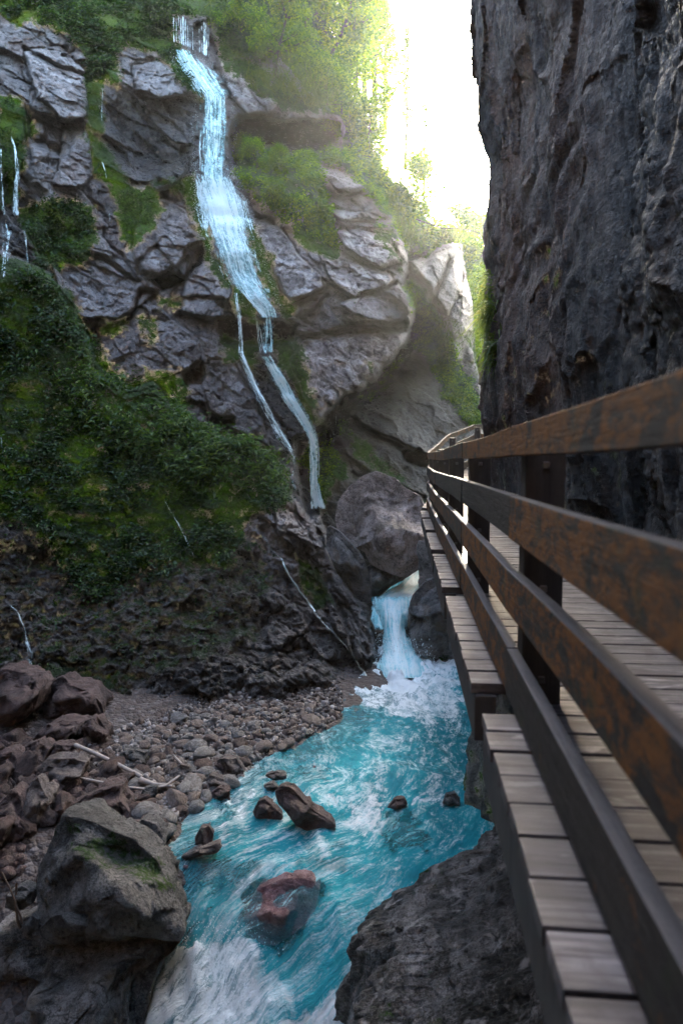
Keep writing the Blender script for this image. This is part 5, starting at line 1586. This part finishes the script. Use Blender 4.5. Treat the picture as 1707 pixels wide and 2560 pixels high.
def broadleaf(seed, h, lean, nleaf, crown=(.3, 1.0), wide=.36, lsz=.16):
    """unit tree meshes: trunk with limbs, crown of leaves at the limb ends"""
    r = np.random.default_rng(seed)
    V, F = [], []
    pts, p = [], np.zeros(3)
    n = 9
    for i in range(n+1):
        t = i/n
        pts.append(np.array([lean*h*(t**1.6)*.8+.05*h*math.sin(t*5+seed), .03*h*math.cos(t*4+seed), h*t*(1-.12*abs(lean))]))
    tube(V, F, pts, [h*.02*(1-.85*i/n)+.01 for i in range(n+1)], 7)
    tips = []
    for i in range(22):
        t = r.uniform(*crown)
        k = min(int(t*n), n-1)
        b = pts[k]+(pts[k+1]-pts[k])*(t*n-k)
        a = r.uniform(0, 2*PI)
        ln = h*wide*(1.15-t)*r.uniform(.6, 1.3)+.2
        d = np.array([math.cos(a), math.sin(a), r.uniform(.1, .7)])
        m = b+d*ln*.5+np.array([0, 0, -.03*h]); e = b+d*ln
        tube(V, F, [b, m, e], [h*.007, h*.005, h*.0018], 4)
        tips += [m, e, b+d*ln*.75]
        for _ in range(2):
            e2 = m+np.array([math.cos(a+r.uniform(-1, 1)), math.sin(a+r.uniform(-1, 1)), r.uniform(-.2, .6)])*ln*.5
            tube(V, F, [m, e2], [h*.003, h*.0012], 3)
            tips.append(e2)
    tips += [pts[-1], pts[-2]]
    tips = np.array(tips)
    cs = tips[r.integers(0, len(tips), nleaf//5)]+r.normal(size=(nleaf//5, 3))*h*np.array([.05, .05, .035])
    LV, LF = leaves(cs, lsz, r, np.array([0, 0, 1.0]), .45, .6, 5, .13)
    tr = raw_mesh('trunk', np.array(V), np.array(F), M_bark, True)
    return tr, LV, LF

def conifer(seed, h, nwh, base=.12, wide=.2, sparse=0.0, lsz=.16):
    r = np.random.default_rng(seed)
    V, F = [], []
    tube(V, F, [np.array([.01*h*math.sin(t*3+seed), 0, h*t]) for t in np.linspace(0, 1, 8)], [h*.013*(1-.9*t)+.008 for t in np.linspace(0, 1, 8)], 7)
    cs, ns = [], []
    for i in range(nwh):
        t = base+(1-base)*(i+r.uniform(0, 1))/nwh
        nb = 5
        for _ in range(nb):
            if r.uniform() < sparse: continue
            a = r.uniform(0, 2*PI)
            ln = h*wide*(1.03-t)*r.uniform(.55, 1.2)+.12
            d = np.array([math.cos(a), math.sin(a), 0])
            b = np.array([0, 0, h*t])
            e = b+d*ln+np.array([0, 0, -ln*r.uniform(.1, .5)])
            tube(V, F, [b, (b+e)/2+np.array([0, 0, ln*.07]), e], [h*.0035, h*.002, h*.001], 3)
            m = int(8+ln*14)
            tt = r.uniform(.12, 1, m)
            cs.append(b+(e-b)*tt[:, None]+np.array([0, 0, 1])*(np.sin(tt*PI)*ln*.07)[:, None]+r.normal(size=(m, 3))*np.array([.07, .07, .05]))
    cs = np.concatenate(cs)
    LV, LF = leaves(cs, lsz, r, np.array([0, 0, .6]), .35, .28, 4, .07)
    return raw_mesh('trunk', np.array(V), np.array(F), M_bark, True), LV, LF

tree_src = {}
def src(kind, v):
    if (kind, v) in tree_src: return tree_src[kind, v]
    if kind == 'broad': tr, LV, LF = broadleaf(400+v, 6.0, (.08, -.12, .2)[v], 5200, (.25, 1), .34, .22); m = M_leaf
    elif kind == 'curved': tr, LV, LF = broadleaf(420+v, 6.5, .42, 4800, (.35, 1), .30, .22); m = M_leaf
    elif kind == 'bush': tr, LV, LF = broadleaf(440+v, 2.2, (.1, -.1, 0)[v], 4500, (.08, 1), .5, .12); m = M_leaf
    elif kind == 'slim': tr, LV, LF = conifer(460+v, 11.0, 34, .3, .09, .35, .15); m = M_leaf
    else: tr, LV, LF = conifer(480+v, 8.0, 46, .06, .22, .05, .17); m = M_conif
    tree_src[kind, v] = (tr, raw_mesh('crown', LV, LF, m, False))
    return tree_src[kind, v]
def tree(kind, v, px, py, hgt, label, group, Yd=None, rot=0.0, bvh=None, sink=.1, name=None, tilt=0.0):
    if Yd is None:
        h_, _ = hit(px, py, bvh)
        if h_ is None: return
    else: h_ = at(px, py, Yd)
    tr, cr = src(kind, v)
    base = {'broad': 6.0, 'curved': 6.5, 'bush': 2.2, 'slim': 11.0, 'fir': 8.0}[kind]
    s_ = hgt/base
    nm = name or {'broad': 'broadleaf_tree', 'curved': 'broadleaf_tree', 'bush': 'bush', 'slim': 'larch_tree', 'fir': 'conifer_tree'}[kind]
    root = link(nm, None, loc=(h_[0], h_[1], h_[2]-sink), rot=(0, tilt, rot), scl=(s_, s_, s_), label=label, cat='bush' if kind == 'bush' else 'tree', group=group)
    link('trunk' if kind != 'bush' else 'stems', tr, root); link('crown' if kind != 'bush' else 'foliage', cr, root)
    return root
G1 = 'trees on the slope above the left cliff'
G2 = 'thin trees standing against the bright sky'
G3 = 'bushes along the edge of the slope'
G4 = 'sunlit trees in the gap of the gorge'
for a in [
    ('fir', 0, 640, 90, 6.5, 'dark conifer nearest the top of the waterfall', G1, None, .3),
    ('fir', 1, 700, 110, 8, 'dark green conifer behind the grassy ledge', G1, None, 1.2),
    ('fir', 0, 750, 100, 9, 'tall conifer between the dark pair and the curved tree', G1, None, 2.2),
    ('broad', 0, 700, 190, 3.6, 'small broadleaf tree with fresh leaves over the grass tufts', G1, None, .5),
    ('broad', 1, 770, 170, 5.0, 'bright green broadleaf tree left of the curved trunk', G1, None, 1.9),
    ('curved', 0, 818, 190, 5.6, 'tree with a curved trunk leaning out to the right over the slope', G1, None, .1),
    ('broad', 2, 850, 130, 6.0, 'yellow-green tree above the curved trunk', G1, None, 4.2),
    ('broad', 1, 800, 20, 7.0, 'hazy tree at the top edge of the picture', G1, None, 3.2),
    ('bush', 0, 775, 225, 1.7, 'dark bush right above the overhang lip', G3, None, .1),
    ('bush', 1, 815, 265, 1.8, 'rounded bush at the corner of the overhang', G3, None, 1.1),
    ('bush', 2, 850, 300, 2.0, 'bush hanging past the right end of the dark overhang', G3, None, 2.1),
    ('bush', 0, 880, 340, 2.0, 'bush below the overhang corner among dry stems', G3, None, 3.1),
    ('bush', 1, 900, 270, 2.6, 'large yellow-lit bush on the slope under the thin trees', G3, None, 4.1),
    ('bush', 2, 925, 390, 2.2, 'bush above the bright moss stripe', G3, None, 5.1),
    ('bush', 0, 960, 430, 2.4, 'bush at the middle of the bright slope edge', G3, None, .7),
    ('bush', 1, 1000, 470, 2.2, 'soft green bush left of the hanging branch', G3, None, 1.7),
    ('bush', 2, 1035, 520, 2.3, 'bush above the grass of the pinnacle', G3, None, 2.7),
    ('bush', 0, 1075, 560, 2.0, 'bush right above the pale pinnacle', G3, None, 3.7),
    ('bush', 1, 1110, 590, 1.8, 'outermost bush over the edge of the pinnacle', G3, None, 4.7),
    ('broad', 0, 900, 330, 4.5, 'young tree in the hazy middle of the slope', G1, None, 2.9),
    ('broad', 2, 960, 400, 4.5, 'young tree standing out against the white sky', G1, None, 3.9),
    ('broad', 1, 1010, 450, 3.8, 'lowest young tree reaching into the white sky', G1, None, 4.9),
    ('slim', 0, 905, 300, 15, 'tall thin larch left in the row against the sky', G2, 44, .3),
    ('slim', 1, 935, 330, 16, 'tall thin larch second in the row against the sky', G2, 46, 1.3),
    ('slim', 0, 965, 330, 14, 'tall sparse larch with bare lower trunk against the sky', G2, 50, 2.3),
    ('slim', 1, 1015, 420, 9, 'short thin larch rightmost above the bushes', G2, 46, 3.3),
    ('slim', 0, 1060, 500, 6.5, 'small thin larch near the hanging branch', G2, 44, 4.3),
    ('broad', 0, 900, 250, 7, 'light tree crown glowing beside the larches', G2, 46, .9),
    ('broad', 2, 870, 190, 7, 'glowing tree crown high in front of the larch trunks', G2, 42, 1.9),
    ('broad', 1, 1180, 860, 7, 'yellow-green tree filling the gap left of the right cliff', G4, 48, .4),
    ('broad', 0, 1205, 760, 7, 'sunlit tree touching the right cliff in the gap', G4, 55, 1.4),
    ('broad', 2, 1160, 720, 6, 'sunlit tree just behind the pale pinnacle', G4, 50, 2.4),
    ('broad', 1, 1195, 960, 6, 'lowest sunlit tree at the bottom of the gap', G4, 42, 3.4),
    ('broad', 0, 1215, 900, 5, 'darker green tree beside the foot of the right cliff', G4, 40, 5.0),
    ('bush', 0, 1150, 930, 2.4, 'leafy bush behind the top of the moss stripe', G4, 36, .2),
    ('bush', 2, 1195, 1010, 2.2, 'leafy bush low in the gap above the boardwalk end', G4, 35, 1.2),
    ('bush', 1, 640, 420, 1.1, 'bush with thin upright twigs in front of the dark cave', G3, None, .2),
    ('bush', 2, 700, 425, .9, 'bush on the ledge below the middle of the dark cave', G3, None, 1.2),
    ('bush', 0, 600, 400, 1.1, 'small bush right beside the waterfall curtain', G3, None, 2.2),
    ('bush', 1, 600, 110, 1.7, 'bushy clump at the rock right of the top strands', G3, None, 3.2)]:
    tree(*a)
# hill behind the gap, so the trees stand on ground
hx = np.linspace(-6, 30, 60); hy = np.linspace(34, 100, 60)
HX, HY = np.meshgrid(hx, hy)
HZ = -4+np.minimum((HY-34)*.93, 23)+fbm(np.stack([HX*.2, HY*.2, HX*0], -1), 4, .5, 600)*1.5
M_hill = rock_material('forest_floor', (.03, .03, .02), (.06, .06, .03), (.1, .09, .06))
link('hill', raw_mesh('hill', np.stack([HX, HY, HZ], -1).reshape(-1, 3), grid_faces(*HX.shape)[:, ::-1], M_hill, True, dict(moss=np.full(HX.size, .8))), kind='structure')

# plants on the right cliff
sub_ = (slice(0, None, 6), slice(0, None, 6))
PRs = np.stack([XR, YR, ZR], -1)[sub_]
bvh_right = BVHTree.FromPolygons(PRs.reshape(-1, 3).tolist(), grid_faces(*PRs.shape[:2]).tolist())
for (px, py, n_, l_, lb) in [(1232, 790, 900, .55, 'big drooping grass tuft on the left edge of the right cliff'), (1240, 880, 600, .5, 'lower grass tuft under the big drooping one'), (1226, 720, 300, .35, 'small grass tuft above the big drooping one')]:
    h_, nn = hit(px, py, bvh_right)
    if h_ is None: continue
    b = fr.normal(size=(n_//4, 3))*np.array([.05, .12, .18])+np.array([-.02, 0, 0])
    V, F = blades(b, l_*.8, fr, np.array([-.6, -.5, -.2]), .012)
    link('grass_tuft', raw_mesh('grass_tuft', V, F, M_grass, False), loc=h_, label=lb, cat='grass tuft', group='grass tufts on the right cliff')

# hanging branch across the gap, fallen log and sticks
def stick(name, pts, rad, mat, label, cat, group=None, ns=7, smooth_n=0):
    V, F = [], []
    pts = [np.array(p, float) for p in pts]
    o = pts[0].copy()
    rads = np.linspace(rad[0], rad[1], len(pts))
    tube(V, F, [p-o for p in pts], rads, ns)
    F = list(F)
    V = np.array(V)
    V = V+fbm(V*9+3, 3, .6, 7)[:, None]*rad[0]*.25
    return link(name, raw_mesh(name, V, np.array(F), mat, True), loc=o, label=label, cat=cat, group=group)
stick('branch', [at(x, y, 30+(x-1040)*.01) for x, y in [(1040, 548), (1075, 560), (1110, 572), (1140, 570), (1170, 574), (1200, 584), (1226, 596)]], (.03, .008), M_bark, 'thin bare branch reaching across the bright gap to the right cliff', 'branch')
gz_ = lambda x, y, up: (x, y, ground_z(x, y)+up)
def onbank(px, py, up):
    z = -4.4
    for _ in range(4):
        p = at_z(px, py, z); z = ground_z(p[0], p[1])+up
    return at_z(px, py, z)
stick('fallen_log', [onbank(188, 1863, .32), onbank(230, 1880, .28), onbank(290, 1908, .22), onbank(356, 1944, .16)], (.045, .035), M_drift, 'bleached fallen log lying across the cobbles', 'log')
stick('branch', [onbank(200, 1945, .14), onbank(250, 1955, .2), onbank(310, 1968, .16), onbank(370, 1974, .14), onbank(415, 1965, .16), onbank(450, 1940, .22)], (.02, .03), M_drift, 'thin bent stick lying below the fallen log', 'branch')
stick('branch', [onbank(350, 1950, .16), onbank(385, 1962, .14), onbank(430, 1968, .14)], (.06, .03), M_drift, 'broken reddish end piece of wood at the tip of the fallen log', 'branch')
stick('branch', [onbank(436, 1892, .22), onbank(455, 1910, .18), onbank(475, 1925, .15)], (.03, .015), M_drift, 'short pale stick standing among the upper cobbles', 'branch')
stick('branch', [at(x, y, 8.1) for x, y in [(42, 2210), (40, 2260), (45, 2300), (60, 2345)]], (.015, .02), M_twig, 'dead grey twig standing left of the mossy grey boulder', 'branch')
stick('branch', [at(x, y, 8.0) for x, y in [(5, 2180), (30, 2230), (55, 2300), (80, 2345)]], (.01, .014), M_twig, 'dead twig leaning in the lower left corner rubble', 'branch')
stick('branch', [at(x, y, 10.0) for x, y in [(165, 2035), (180, 2050), (200, 2068)]], (.02, .008), M_drift, 'little pale twig sticking out above the mossy boulder', 'branch')

# ================================================================== HAZE
HAZE_ON = True
if HAZE_ON:
    t = NT('haze_air')
    pv = t.node('ShaderNodeVolumePrincipled')
    pv.inputs['Color'].default_value = (.93, .96, 1.0, 1)
    pv.inputs['Density'].default_value = .00024
    pv.inputs['Anisotropy'].default_value = .82
    t.link(pv.outputs[0], t.out.inputs['Volume'])
    Vh, Fh = [], []
    box(Vh, Fh, np.eye(3), np.array([0, 62, 24]), np.array([170, 204, 68]))
    hz_o = link('haze', raw_mesh('haze', np.array(Vh), np.array(Fh), t.m, False), kind='stuff', label='pale morning haze filling the gorge', cat='haze')
